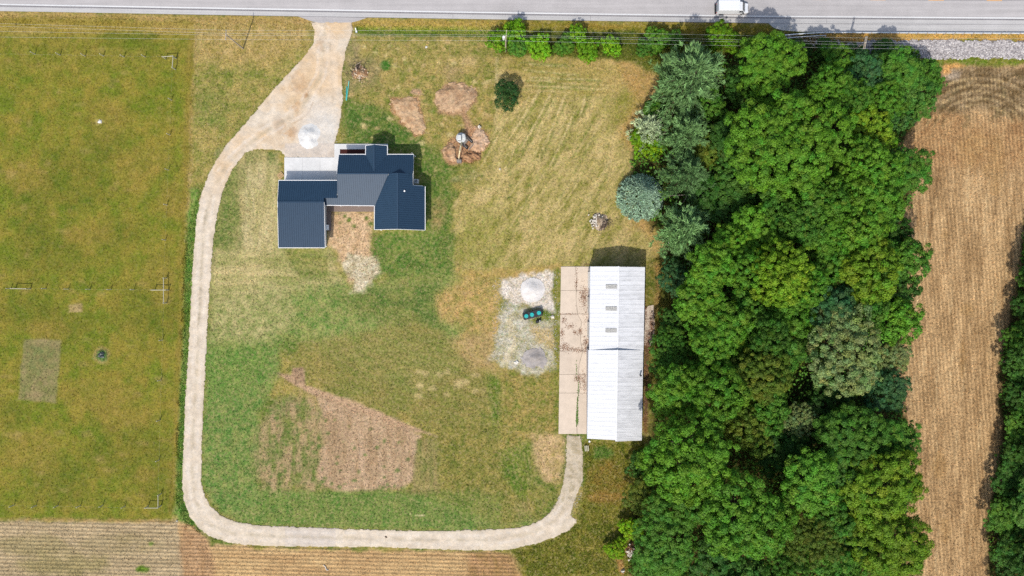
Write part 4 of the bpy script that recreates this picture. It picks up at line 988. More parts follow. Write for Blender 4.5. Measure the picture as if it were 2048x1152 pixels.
for k in range(44):
    x = 1536+k*18.5; q = W(x, gxy(x)+2.2, 0); o = link('post', pm, gr, (q.x, q.y, 0)); o.matrix_parent_inverse = GI

# ------------------------------------------------------------------ pasture fences
M_FPOST = simple('bleached_fence_wood', (.34,.32,.24), .9, .1, vary=.15, scale=5)
def fence(label, posts, rails, wires):
    t = thing('wire_fence', label, 'wire fence', W(*posts[0],0)); TI = Matrix.Translation(-t.location)
    for (x, y) in posts:
        q = W(x, y, 0); o = MB().tube([(q.x,q.y,-.1),(q.x,q.y,1.35)], .085, 8).build('post', M_FPOST, t); o.matrix_parent_inverse = TI
    for (x0,y0,x1,y1) in rails:
        o = MB().tube([W(x0,y0,1.25),W(x1,y1,1.25)], .075, 8).build('brace_rail', M_FPOST, t); o.matrix_parent_inverse = TI
        for x, y in ((x0,y0),(x1,y1)):
            q = W(x, y, 1.25); o = MB().tube([(q.x,q.y,-.1),(q.x,q.y,1.42)], .10, 8).build('post', M_FPOST, t); o.matrix_parent_inverse = TI
    for (x0,y0,x1,y1) in wires:
        mb = MB()
        for z in (.45,.85,1.25): mb.tube([W(x0,y0,z),W(x1,y1,z)], .003, 4)
        o = mb.build('wire', M_WIRE, t); o.matrix_parent_inverse = TI
fence('wire fence with a pale corner brace across the north end of the pasture', [(70,108),(120,110),(170,112),(207,112),(248,114),(290,114)], [(325,113.5,345.5,112),(346,113,344.5,135)], [(-150,105,325,113.5)])
fence('wire fence across the middle of the pasture ending in a cross-shaped brace', [(22,577),(92,577),(137,578),(180,578.5),(222,579),(268,579)], [(303,580,331,580),(327,556,327,606),(22,577,52,577.5)], [(22,577,303,580)])
fence('wire fence with a corner brace along the south end of the pasture', [(28,1010),(72,1011),(116,1011),(161,1011),(206,1010),(250,1012)], [(290,1016,315,1016),(316,1015,316,991)], [(-150,1008,290,1016)])
fence('wire fence down the pasture side of the gravel drive, braced at the middle', [(343,200),(340,270),(337,340),(334,410),(331,480),(325,680),(322,760),(320,840),(318,920)], [], [(344.5,135,327,556),(327,606,316,991)])

# ------------------------------------------------------------------ small things
M_GPIPE = simple('green_sewer_pipe', (.10,.42,.36), .4, .4, vary=.06)
for (x0,y0,x1,y1,lb) in ((698,162,693,201,'longer of two teal sewer pipes lying beside the gravel drive'),(693.2,173,692.4,200,'shorter darker teal sewer pipe touching the longer pipe by the drive')):
    t = thing('sewer_pipe', lb, 'pipe', W(x0,y0,.08)); TI = Matrix.Translation(-t.location)
    p, q = W(x0,y0,.1), W(x1,y1,.1)
    o = MB().tube([p,q], .085, 12).build('pipe_barrel', M_GPIPE if lb[0]=='l' else M_TEAL, t); o.matrix_parent_inverse = TI
    o = MB().tube([q+(p-q).normalized()*.25,q], .11, 12).build('pipe_socket', M_GPIPE if lb[0]=='l' else M_TEAL, t); o.matrix_parent_inverse = TI
t = thing('marker_post', 'short pale marker post in green grass at the drive entrance', 'marker post', W(713,64,0))
MB().tube([(0,0,0),(-.05,.55,.75)], .09, 8).build('post', M_PVC, t); MB().cyl((0,0,0), .22, .12, 10).build('base', M_GALV, t)
def jag(r, n=9, z=.12, seed=0):
    rr_ = random.Random(seed); P = [(r*(.55+.6*rr_.random())*math.cos(2*math.pi*k/n), r*(.55+.6*rr_.random())*math.sin(2*math.pi*k/n)) for k in range(n)]
    return MB().add([(x,y,0) for x, y in P]+[(x*.6,y*.6,z*(.5+rr_.random())) for x, y in P]+[(0,0,z)], [(i,(i+1)%n,n+(i+1)%n,n+i) for i in range(n)]+[(n+i,n+(i+1)%n,2*n) for i in range(n)])
M_SHEET = simple('white_sheeting', (.48,.46,.42), .7, .2, vary=.12); M_STONE = simple('pale_stone', (.48,.44,.38), .9, .1, vary=.2, scale=5)
def bit(px, py, r, z, label, cat, name, mat, seed): tag(jag(r, 9, z, seed).build(name, mat, None, loc=W(px,py,0)), label, cat)
bit(200,243,.5,.12,'crumpled white sheet lying alone on the pasture','sheet','plastic_sheet',M_SHEET,3)
bit(1033,725,.5,.2,'white torn bag lying beside the low grey gravel pile','bag','torn_bag',M_SHEET,5)
bit(958.5,254,.45,.45,'white rock on the dirt behind the excavator','rock','rock',M_STONE,6)
bit(853,94,.32,.1,'pale scrap lying in the north yard below the power lines','scrap','scrap',M_SHEET,8)
bit(1326,479,.36,.3,'pale stone by the wood edge next to a bent pole','rock','rock',M_STONE,9)
bit(1333,474,.3,.3,'pale stone under the lowest pine branches','rock','rock',M_STONE,10)
bit(1105,634,.45,.2,'grey-white rock beside the grass strip of the concrete slabs','rock','rock',M_STONE,11)
bit(1000,338,.25,.2,'small pale rock in the meadow right of the dirt heaps','rock','rock',M_STONE,12)
bit(1246,1142,.5,.35,'pale stone on the brown path at the bottom of the photo','rock','rock',M_STONE,13)
bit(354,1042,.25,.2,'small white stone at the pasture corner by the drive bend','rock','rock',M_STONE,14)
bit(772,852-3,.28,.1,'dark clod lying on the bottom stretch of the drive','clod','clod',simple('dark_clod',(.1,.07,.05),.9,.1),15)
for o in list(COL.objects):
    if o.name.startswith('clod'): o.location = W(772,1074,.03)
tag(MB().tube([W(1336,476,.9),W(1338,490,.6),W(1342,502,.1)], .05, 6).build('bent_pole', M_PVC), 'thin bent white pole leaning at the wood edge', 'pole')
tag(MB().tube([W(647,1130,.06),W(651,1134,.12),W(653,1140,.06),W(657,1140,.05)], .09, 6).build('plastic_strip', M_SHEET), 'twisted white plastic strip lying in the bottom stubble field', 'plastic strip')
bf = thing('broken_bench', 'weathered wooden bench frame in weeds at the barn south-west corner', 'bench', W(1173,896,0), math.radians(4))
for x in (-.3,.0,.3): MB().box((x,0,.35),(.2,1.1,.05)).build('slat', M_FPOST, bf)
for x in (-.3,.3):
    for y in (-.45,.45): MB().box((x,y,.16),(.07,.07,.34)).build('leg', M_FPOST, bf)
tag(MB().lathe(W(1178.5,882.5,.0), [(.16,0),(.19,.35),(.12,.35),(.10,.2)], 14).build('pipe_ring', M_PVC), 'round white pipe end standing in weeds below the barn corner', 'pipe')
tag(jag(.75, 11, .75, 21).build('boulder', simple('grey_boulder',(.15,.16,.15),.9,.15,vary=.4,scale=3), None, loc=W(203.5,710,0)), 'dark grey boulder in the small round weed bed of the pasture', 'boulder')
M_BRAN = simple('dark_branch', (.075,.055,.045), .9, .1, vary=.3); M_PALEB = simple('pale_branch', (.42,.33,.24), .9, .1, vary=.2)
def sticks(n, c, r, L, rr, z=.6, seed=0, dirs=None):
    q = random.Random(seed); mb = MB()
    for k in range(n):
        a = q.choice(dirs)+q.gauss(0,.3) if dirs else q.random()*6.28
        o = Vector((c[0]+q.gauss(0,r), c[1]+q.gauss(0,r), .1+q.random()*z)); l = L*(.5+q.random()*.7)
        d = Vector((math.cos(a)*l, math.sin(a)*l, q.gauss(0,.12)*l)); s = Vector((-math.sin(a),math.cos(a),0))*q.gauss(0,.12)*l
        mb.tube([o, o+d*.5+s, o+d], [rr*(.7+q.random()*.6), rr*.7, rr*.3], 5)
    return mb
def pilebits(n, c, r, s0, z, seed):
    q = random.Random(seed); mb = MB()
    for k in range(n):
        s = s0*(.5+q.random()); mb.box((c[0]+q.gauss(0,r), c[1]+q.gauss(0,r), z*(.5+q.random()*.6)), (s,s*(.4+q.random()*.6),s*.5), rz=q.random()*3, M=Matrix.Rotation(q.random()*3,3,'Z') @ Matrix.Rotation(q.gauss(0,.5),3,'X'))
    return mb
def sub(parent, mb, name, mat, stuff=True):
    o = mb.build(name, mat, parent)
    if stuff: o['kind'] = 'stuff'
    return o
heaps = {o['label']: o for o in COL.objects if o.get('category') in ('rubble pile','soil heap')}
hp = [v for k, v in heaps.items() if 'meadow' in k][0]; c = W(1199,443,0)
sub(hp, sticks(26, (c.x+.9,c.y-.2), .35, 1.7, .06, .7, 1, [-2.2,-2.0,.2,-.1,-1.4]), 'branch', M_BRAN)
sub(hp, pilebits(90, (c.x-.75,c.y+.1), .55, .26, .55, 2), 'rubble_block', M_STONE)
sub(hp, sticks(16, (c.x,c.y+.3), .7, .9, .04, .7, 3), 'twig', M_PALEB)
hp = [v for k, v in heaps.items() if 'drive' in k][0]; c = W(718,144,0)
sub(hp, sticks(40, (c.x-.5,c.y+.6), .7, 1.1, .05, .7, 4), 'root', M_BRAN)
sub(hp, sticks(8, (c.x-.6,c.y-.1), .5, 1.6, .09, .5, 5, [1.0,-.5]), 'branch', M_PALEB)
sub(hp, pilebits(40, (c.x,c.y-.4), .7, .25, .5, 6), 'clod_bit', M_PALEB)
hp = [v for k, v in heaps.items() if 'under the wood' in k][0]; c = W(1262,1101,0)
sub(hp, pilebits(60, (c.x+.1,c.y-.3), .6, .3, .55, 7), 'rubble_block', M_STONE)
sub(hp, sticks(14, (c.x,c.y+.3), .6, 1.0, .05, .7, 8), 'branch', M_BRAN)
# ------------------------------------------------------------------ leaves
def leaf_mat(name, trans=.36, rough=.6, spec=.18, lo=.7, hi=1.32, warm=(1.14,1.04,.72)):
    t = NT(name); oc = t.n('ObjectInfo').outputs['Color']
    a = t.n('Attribute', attribute_name='Col').outputs['Color']
    ri = t.n('NewGeometry').outputs['Random Per Island']
    g = t.rng(ri, 0, 1, lo, hi); cc = t.n('CombineColor'); [t.l(g, cc.inputs[i]) for i in range(3)]
    c = t.mix(1.0, oc, cc.outputs[0], 'MULTIPLY'); c = t.mix(1.0, c, a, 'MULTIPLY')
    w = t.math('FRACT', t.math('MULTIPLY', ri, 17.3)); c = t.mix(t.math('MULTIPLY', w, .55), c, t.mix(1.0, c, warm, 'MULTIPLY'))
    p = t.principled(c, rough, spec); tr = t.n('BsdfTranslucent'); t.l(t.mix(1.0, c, (1.25,1.15,.5), 'MULTIPLY'), tr.inputs['Color'])
    m = t.n('MixShader'); m.inputs[0].default_value = trans; t.l(p, m.inputs[1]); t.l(tr.outputs[0], m.inputs[2])
    return t.end(m.outputs[0])
M_LEAF = leaf_mat('broad_leaf'); M_NEED = leaf_mat('pine_needle', .12, .6, .2, .7, 1.35, (1.15,1.08,.8))
M_BARK = simple('grey_brown_bark', (.10,.08,.06), .95, .05, vary=.3, scale=5)

def unit(v): return v/np.maximum(np.linalg.norm(v, axis=1, keepdims=True), 1e-6)
def leaves(name, P, Nn, size, mat, col=None, aspect=.62, rng=None, fold=.25):
    n = len(P); rng = rng or np.random.default_rng(1)
    Nn = unit(Nn); T = unit(np.cross(Nn, rng.normal(size=(n,3)))); B = np.cross(Nn, T)
    s = np.asarray(size).reshape(-1,1)*np.ones((n,1))
    v = np.stack([P-T*s*.5, P+B*s*aspect*.5-Nn*s*fold*.3, P+T*s*.5-Nn*s*fold*.2, P-B*s*aspect*.5-Nn*s*fold*.3], 1).reshape(-1,3)
    F = np.arange(n*4).reshape(n,4)
    c = np.ones((n,3)) if col is None else col
    return np_mesh(name, v, F, mat, np.repeat(c, 4, axis=0))
def blades(name, P, D, L, w, mat, col=None, rng=None):
    n = len(P); rng = rng or np.random.default_rng(1); D = unit(D)
    S = unit(np.cross(D, rng.normal(size=(n,3)))); L = np.asarray(L).reshape(-1,1)*np.ones((n,1)); w = np.asarray(w).reshape(-1,1)*np.ones((n,1))
    v = np.stack([P-S*w*.5, P+S*w*.5, P+D*L], 1).reshape(-1,3)
    c = np.ones((n,3)) if col is None else col
    return np_mesh(name, v, np.arange(n*3).reshape(n,3), mat, np.repeat(c, 3, axis=0))

def broad_crown(seed, R, hgt, leaf, dens=1.0, puff=.95, flat=.8, lobes=9, sparse=1.0):
    """crown of radius R whose top is at z=hgt: lobes carry puffs, puffs carry leaves"""
    r = np.random.default_rng(seed); zc = hgt-R*flat
    LC = []; tries = 0; pha, phb = 6.28*r.random(2)
    while len(LC) < lobes and tries < 400:
        tries += 1; a = 6.283*r.random(); rad = (.66+.16*math.sin(2*a+pha)+.12*math.sin(3*a+phb)+.08*math.sin(5*a+pha))*math.sqrt(r.random()); lr = (.26+.17*r.random())*R*(1.1-.25*rad)
        x, y = rad*math.cos(a)*R, rad*math.sin(a)*R
        if any(math.hypot(x-q[0], y-q[1]) < .62*max(lr, q[3]) for q in LC): continue
        LC.append((x, y, zc+(flat*R-lr*.9)*(math.sqrt(max(0,1-rad*rad))*.9+.12*r.normal()-.05), lr))
    PC = []; PR = []; PD = []
    for (x, y, z, lr) in LC:
        npf = max(5, int(4.4*dens*(lr/puff)**2)); k = np.arange(npf)+.5
        ph = np.arccos(1-1.45*k/npf); th = 2.39996*k+6.28*r.random()
        d = np.stack([np.cos(th)*np.sin(ph), np.sin(th)*np.sin(ph), np.cos(ph)], 1)+r.normal(size=(npf,3))*.16
        PC.append(np.array([x,y,z])+d*np.array([1,1,.95])*lr*(.78+.36*r.random((npf,1)))); PR.append(puff*(.5+.62*r.random(npf)**1.2)); PD.append(unit(d))
    PC = np.concatenate(PC); PR = np.concatenate(PR); PD = np.concatenate(PD)
    keep = np.ones(len(PC), bool)
    for (x, y, z, lr) in LC: keep &= np.linalg.norm(PC-[x,y,z], axis=1) > lr*.62
    PC, PR, PD = PC[keep], PR[keep], PD[keep]
    pos = []; nor = []; sz = []; cl = []
    for c, pr, pd in zip(PC, PR, PD):
        n = max(8, int(30*sparse*(pr/leaf)**2*.8)); d = unit(r.normal(size=(n,3))+pd*.55+[0,0,.35])
        rr = pr*(.45+.62*r.random((n,1))**.7); p = c+d*rr*[1,1,.72]
        pos.append(p); nor.append(d*.95+pd*.2+r.normal(size=(n,3))*.36+[0,0,.15]); sz.append(leaf*(.6+.75*r.random(n)))
        tone = .84+.32*r.random(); tint = np.array([1+.13*r.normal(), 1.0, 1+.1*r.normal()]).clip(.7,1.4); cl.append(np.ones((n,3))*tone*tint)
    me = leaves('crown', np.concatenate(pos), np.concatenate(nor), np.concatenate(sz), M_LEAF, np.concatenate(cl), rng=r)
    return me, LC
def trunk_mesh(seed, h, r0, LC):
    q = random.Random(seed); mb = MB(); top = h*.62
    mb.tube([(0,0,-.2),(q.gauss(0,.1),q.gauss(0,.1),h*.3),(q.gauss(0,.2),q.gauss(0,.2),top)], [r0*1.25,r0,r0*.5], 8)
    for (x, y, z, lr) in LC:
        s = h*(.25+.25*q.random()); mb.tube([(0,0,s),(x*.45,y*.45,s+(z-s)*.6),(x*.9,y*.9,z)], [r0*.5,r0*.3,r0*.1], 6)
    return mb.mesh('trunk', M_BARK)
def pine_crown(seed, R, h, levels=9, nb=8, leafL=.55, droop=.05, col_tip=1.25):
    r = np.random.default_rng(seed); P = []; D = []; Cc = []; BR = []
    for i in range(levels):
        t = i/(levels-1); z = h*(.28+.68*t); L = R*(1-t)**.75*(.85+.3*r.random())+.35
        for k in range(max(5, int(nb*(1-.35*t)))):
            a = 2*math.pi*(k/max(5, int(nb*(1-.35*t)))+.37*i)+r.normal()*.16; l = L*(.62+.5*r.random()); up = .10+.30*t+r.normal()*.06
            dirv = np.array([math.cos(a), math.sin(a), up-droop]); BR.append(((0,0,z),(math.cos(a)*l,math.sin(a)*l,z+l*(up-droop))))
            nt = max(4, int(l/.30))
            for s in np.linspace(.22, 1, nt):
                side = r.normal(size=3)*[.42,.42,.14]*l*.32*(1.15-s*.6)
                c = np.array([0,0,z])+dirv*l*s+side; n = 13
                d = unit(dirv.reshape(1,3)*.9+r.normal(size=(n,3))*.55+[0,0,.42]); P.append(c+r.normal(size=(n,3))*.14); D.append(d)
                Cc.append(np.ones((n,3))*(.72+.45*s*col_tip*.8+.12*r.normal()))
    P = np.concatenate(P); D = np.concatenate(D); Cc = np.clip(np.concatenate(Cc), .5, 1.6)
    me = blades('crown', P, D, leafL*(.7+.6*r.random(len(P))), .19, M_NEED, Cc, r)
    mb = MB().tube([(0,0,-.2),(0,0,h*.5),(0,0,h*.97)], [R*.05+.08,R*.03+.06,.04], 8)
    for a, b in BR: mb.tube([a,b], [.05,.02], 4)
    return me, mb.mesh('trunk', M_BARK)
def spruce_crown(seed, R, h, n=2100):
    r = np.random.default_rng(seed); P = []; D = []; Cc = []
    for k in range(n):
        t = r.random()**1.35; a = r.random()*6.283; rad = R*(1-t**1.5)*(.86+.2*r.random()); z = h*(.06+.92*t)
        c = np.array([math.cos(a)*rad, math.sin(a)*rad, z]); o = np.array([math.cos(a), math.sin(a), .35+.9*t]); m = 12
        d = unit(o+r.normal(size=(m,3))*.75); P.append(c+r.normal(size=(m,3))*.05); D.append(d); tone = .6+.75*r.random(); Cc.append(np.ones((m,3))*tone)
    P = np.concatenate(P); me = blades('crown', P, np.concatenate(D), .42*(.6+.6*r.random(len(P))), .15, M_NEED, np.concatenate(Cc), r)
    return me, MB().tube([(0,0,-.2),(0,0,h*.97)], [.22,.04], 8).mesh('trunk', M_BARK)

PROTO = {}
def proto(kind, variant):
    k = (kind, variant)
    if k in PROTO: return PROTO[k]
    s = 100*variant+hash(kind)%7 if False else 100*variant+{'big':1,'mid':2,'low':3,'bush':4,'giant':5,'ash':6,'fine':7}.get(kind,9)
    if kind == 'giant': R, h = 10.0, 20.0; me, LC = broad_crown(s, R, h, .36, 1.0, .95, .66, 34)
    elif kind == 'big': R, h = 6.5, 17.0; me, LC = broad_crown(s, R, h, .32, 1.0, .84, .98, 21)
    elif kind == 'mid': R, h = 4.3, 14.0; me, LC = broad_crown(s, R, h, .30, 1.0, .72, 1.15, 16)
    elif kind == 'fine': R, h = 5.5, 14.0; me, LC = broad_crown(s, R, h, .23, .9, .55, .9, 19, .75)
    elif kind == 'low': R, h = 4.0, 7.5; me, LC = broad_crown(s, R, h, .29, .95, .62, .8, 16, .9)
    elif kind == 'bush': R, h = 2.4, 3.0; me, LC = broad_crown(s, R, h, .26, .9, .46, .75, 13)
    elif kind == 'bare': R, h = 2.8, 5.5; me, LC = broad_crown(s, R, h, .24, 1.0, .55, .8, 14, .75)
    tr = trunk_mesh(s, h, R*.045+.06, LC) if kind not in ('pine','spruce','smallpine') else None
    PROTO[k] = (R, h, me, tr); return PROTO[k]
for v in range(3):
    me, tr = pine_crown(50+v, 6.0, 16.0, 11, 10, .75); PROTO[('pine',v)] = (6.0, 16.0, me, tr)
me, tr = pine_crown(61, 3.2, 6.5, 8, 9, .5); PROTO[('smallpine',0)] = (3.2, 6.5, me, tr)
me, tr = spruce_crown(62, 4.4, 8.5); PROTO[('spruce',0)] = (4.4, 8.5, me, tr)

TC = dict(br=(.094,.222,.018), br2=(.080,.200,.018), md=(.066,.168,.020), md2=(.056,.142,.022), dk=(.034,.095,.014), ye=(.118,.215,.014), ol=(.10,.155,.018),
          bl=(.048,.130,.045), gg=(.17,.235,.085), pn=(.125,.235,.088), pd=(.092,.185,.066), gp=(.27,.34,.21), sp=(.33,.49,.38), lime=(.17,.32,.010), gl=(.06,.16,.035), vd=(.022,.062,.014), rl=(.125,.275,.010))
NV = dict(giant=1, big=3, mid=7, low=3, bush=3, fine=2, bare=1, pine=3, smallpine=1, spruce=1)
cnt = {}
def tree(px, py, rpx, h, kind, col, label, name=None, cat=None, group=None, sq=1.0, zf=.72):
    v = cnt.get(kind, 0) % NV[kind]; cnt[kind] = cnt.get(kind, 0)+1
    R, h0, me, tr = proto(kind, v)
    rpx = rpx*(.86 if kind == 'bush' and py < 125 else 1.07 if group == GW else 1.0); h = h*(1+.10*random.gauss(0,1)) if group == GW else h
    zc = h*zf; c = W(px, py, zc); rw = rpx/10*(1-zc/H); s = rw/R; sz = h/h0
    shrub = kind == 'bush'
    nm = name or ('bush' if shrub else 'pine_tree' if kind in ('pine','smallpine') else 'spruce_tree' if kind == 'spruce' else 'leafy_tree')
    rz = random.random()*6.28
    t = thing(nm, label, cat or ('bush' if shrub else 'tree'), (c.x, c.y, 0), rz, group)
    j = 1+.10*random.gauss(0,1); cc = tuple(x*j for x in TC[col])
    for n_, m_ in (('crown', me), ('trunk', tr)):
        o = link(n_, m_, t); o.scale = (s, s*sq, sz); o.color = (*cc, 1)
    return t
T = tree
GW = 'leafy trees of the wood'
# pines along the west side of the wood
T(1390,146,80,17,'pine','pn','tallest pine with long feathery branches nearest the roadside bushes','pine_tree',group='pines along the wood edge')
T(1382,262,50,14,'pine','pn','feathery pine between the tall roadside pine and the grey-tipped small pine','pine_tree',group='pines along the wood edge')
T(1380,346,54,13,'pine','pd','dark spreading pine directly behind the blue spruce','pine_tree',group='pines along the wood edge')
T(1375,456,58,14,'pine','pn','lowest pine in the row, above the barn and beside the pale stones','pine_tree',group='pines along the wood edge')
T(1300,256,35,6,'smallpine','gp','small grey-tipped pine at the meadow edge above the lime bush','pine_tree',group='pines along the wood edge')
T(1290,388,46,8.5,'spruce','sp','round dense blue spruce standing at the meadow edge')
T(1015,190,30,3.8,'bare','vd','lone dark thin-leaved small tree in the meadow','small_tree')
# wood, road end
T(1537,135,64,12,'big','br','bright leafy tree right of the tallest pine, nearest the road',group=GW)
T(1676,128,36,10.5,'mid','br2','narrow bright tree under the double-arm pole',group=GW)
T(1646,172,36,14,'mid','br2','rounded tree between the bright roadside tree and the dark hollow',group=GW)
T(1719,150,40,9,'mid','bl','bluish dark tree below the power lines near the stone bank',group=GW)
T(1790,142,46,10,'mid','md','mid-green tree directly below the shaded stones',group=GW)
T(1846,155,38,8,'low','md','low leaning tree at the north-east corner of the wood by the field',group=GW)
T(1825,190,40,8,'low','md2','low dark tree south of the north-east corner of the wood',group=GW)
T(1765,200,34,12,'mid','br2','small bright crown left of the vine-covered bush',group=GW)
T(1695,196,34,13,'mid','md','crown in front of the dark hollow near the road end of the wood',group=GW)
T(1798,240,30,5,'bush','gl','vine-covered bush with pale glossy leaves at the stubble edge','bush',zf=.6)
T(1494,170,46,9,'low','md2','dark low tree in shade beside the tallest pine',group=GW)
T(1570,292,108,20,'giant','br','largest broad crown of the whole wood',group=GW,zf=.75)
T(1465,275,42,11,'mid','dk','dark tree squeezed between the pines and the largest crown',group=GW)
T(1415,206,34,7,'low','md','low tree filling the gap between the two upper pines',group=GW)
T(1412,300,38,7,'low','ol','olive low tree between the second and third pines',group=GW)
T(1735,262,44,14,'mid','ye','yellow-green crown beside the vine-covered bush',group=GW)
T(1718,318,42,15,'mid','br','bright crown at the right shoulder of the largest crown',group=GW)
T(1752,352,44,14,'mid','br2','crown second in from the field at the level of the blue spruce',group=GW)
T(1812,345,46,12,'mid','md','rounded tree bulging into the stubble field at the level of the blue spruce',group=GW)
T(1690,372,40,15,'mid','br','bright crown just below the right side of the largest crown',group=GW)
T(1640,410,48,15,'mid','br2','crown below the largest crown, facing the rubble heap across the pines',group=GW)
T(1735,410,52,15,'mid','br','broad bright crown near the field at the level of the meadow rubble heap',group=GW)
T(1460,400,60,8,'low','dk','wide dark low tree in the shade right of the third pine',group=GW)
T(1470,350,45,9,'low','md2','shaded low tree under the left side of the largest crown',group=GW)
T(1560,420,48,12,'mid','md','crown below the largest crown, in the middle of the wood',group=GW)
# wood, level with the north half of the barn
T(1511,456,52,16,'mid','br','tall sunlit crown standing out right of the lowest pine',group=GW)
T(1452,490,38,13,'mid','br','bright crown just below the lowest pine',group=GW)
T(1418,534,50,15,'mid','br','bright crown on the wood edge nearest the barn north end',group=GW)
T(1352,560,34,6,'low','bl','bluish low tree between the barn north end and the bright wood edge',group=GW)
T(1490,536,40,14,'mid','br2','second crown in from the barn north end',group=GW)
T(1556,545,58,17,'big','ye','large yellow-green crown in the middle of the wood at the barn north end',group=GW)
T(1595,446,44,15,'mid','md','mid-green crown right of the tall sunlit crown below the largest tree',group=GW)
T(1648,472,42,15,'mid','br2','crown in the middle of the wood between tall sunlit crown and field',group=GW)
T(1718,455,50,15,'mid','br','bright crown near the notch where the stubble cuts into the wood',group=GW)
T(1697,498,38,14,'mid','ye','small yellow-green crown below the notch in the field edge',group=GW)
T(1606,570,40,15,'mid','br2','crown right of the large yellow-green one, level with the top skylight',group=GW)
T(1666,528,46,15,'mid','br2','mid-sized crown two in from the field, level with the barn north gable',group=GW)
T(1735,545,56,15,'mid','ye','broad yellowish crown left of the dark bulge into the field',group=GW)
T(1806,520,50,10,'low','md','dark soft tree bulging into the field at the barn north end',group=GW)
T(1790,580,44,9,'low','md2','dark soft tree below the bulge into the field, level with the top skylight',group=GW)
T(1786,462,30,7,'low','dk','shaded small tree in the field-side notch',group=GW)
T(1395,596,48,15,'mid','br','bright crown on the wood edge facing the top skylight',group=GW)
T(1442,646,50,15,'mid','br','bright crown one in from the edge, facing the lowest skylight',group=GW)
T(1498,620,40,14,'mid','md','crown in the middle of the wood level with the middle skylight',group=GW)
T(1572,630,46,15,'mid','br2','crown above and left of the pale grey-green tree',group=GW)
T(1531,668,40,13,'mid','md','crown left of the pale grey-green tree, level with the lowest skylight',group=GW)
T(1786,640,52,11,'low','br2','round tree on the field edge level with the lowest skylight',group=GW)
T(1345,640,26,5,'low','md2','low tree behind the broken concrete pad',group=GW)
T(1660,612,46,14,'mid','bl','dark bluish crown directly above the pale grey-green tree',group=GW)
T(1720,610,44,14,'mid','md','crown between the dark bluish one and the field-edge tree',group=GW)
# level with the south half of the barn
T(1341,704,44,10,'fine','md','dull fine-leaved tree touching the barn near the roof step',group=GW)
T(1425,690,42,13,'mid','br2','bright crown behind the dull fine-leaved tree by the barn',group=GW)
T(1545,704,50,14,'mid','md','crown left of the pale grey-green tree, below the roof step level',group=GW)
T(1484,698,46,14,'mid','br2','crown in the middle of the wood level with the barn roof step',group=GW)
T(1600,690,36,12,'mid','md2','small darker crown touching the left side of the pale grey-green tree',group=GW)
T(1684,698,80,16,'fine','gg','pale grey-green fine-leaved tree, palest crown in the wood',group=GW)
T(1784,718,34,5,'low','gg','low greyish shrub-like tree on the field edge beside the palest crown',group=GW)
T(1517,746,54,14,'big','ol','olive crown in the middle of the wood above the dark hollow',group=GW)
T(1415,752,44,14,'mid','br2','crown behind the bright edge crown that overhangs the barn side',group=GW)
T(1350,778,52,14,'mid','br','bright crown overhanging the leaf strip beside the barn south half',group=GW)
T(1430,784,56,15,'mid','br','bright crown just inside the wood level with the barn south half',group=GW)
T(1535,812,46,10,'low','md','shaded tree below the olive crown',group=GW)
T(1598,838,34,9,'fine','gg','small greyish crown inside the dark southern hollow',group=GW)
T(1650,810,46,8,'low','dk','darkest low tree directly below the palest crown',group=GW)
T(1768,782,44,9,'low','bl','dark bluish tree at the field edge just below the palest crown',group=GW)
T(1494,856,50,10,'low','ol','olive-dark low tree right of the big round crown',group=GW)
T(1696,876,66,15,'big','md','broad crown near the field level with the barn south end',group=GW)
T(1782,880,48,12,'mid','md','field-edge crown level with the barn south end',group=GW)
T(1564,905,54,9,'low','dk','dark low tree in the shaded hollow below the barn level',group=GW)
# south of the barn
T(1374,908,82,17,'big','br','big round bright crown standing alone south-east of the barn',group=GW,zf=.75)
T(1613,966,60,15,'mid','br2','crown in the middle of the southern wood beside the fluffy field-edge tree',group=GW)
T(1752,972,74,15,'big','ye','fluffy bright tree at the field edge in the southern wood',group=GW)
T(1680,950,40,12,'mid','md2','darker crown left of the fluffy field-edge tree',group=GW)
T(1485,1028,84,17,'big','br2','large domed crown in the southern wood below the big round crown',group=GW)
T(1396,1000,44,12,'mid','md','crown between the big round crown and the large dome',group=GW)
T(1296,992,42,6,'low','ol','low yellowish thicket tree at the lawn corner of the southern wood',group=GW)
T(1278,930,30,4,'bush','md2','dark bush in the shade below the barn south-east corner','bush')
T(1327,1070,68,11,'fine','md','wide fine-leaved tree above the brown rubble at the bottom',group=GW)
T(1262,1058,24,3,'bush','lime','lime-green bush leaning over the brown rubble','bush')
T(1612,1068,60,14,'fine','ol','thin crown with gaps in the bottom middle of the wood',group=GW)
T(1656,1030,44,12,'mid','md','crown between the thin crown and the fluffy field-edge tree',group=GW)
T(1776,1088,70,14,'big','ye','yellow-green rounded tree at the bottom field edge',group=GW)
T(1700,1068,50,10,'mid','dk','dark crown between the thin crown and bottom field-edge tree',group=GW)
T(1570,1135,50,13,'fine','md','crown cut by the bottom of the photo, below the thin crown',group=GW)
T(1430,1130,56,10,'mid','dk','dark crown at the bottom of the photo below the large dome',group=GW)
T(1325,1140,50,9,'low','md','low crown at the bottom of the photo right of the brown rubble',group=GW)
T(1668,1135,48,12,'mid','md','crown cut by the bottom of the photo beside the brown gap',group=GW)
T(1500,1160,50,11,'mid','md2','dark crown at the bottom of the photo in the middle of the wood',group=GW)
T(1235,1098,22,2.6,'bush','lime','lime-green bush left of the brown rubble at the bottom','bush')
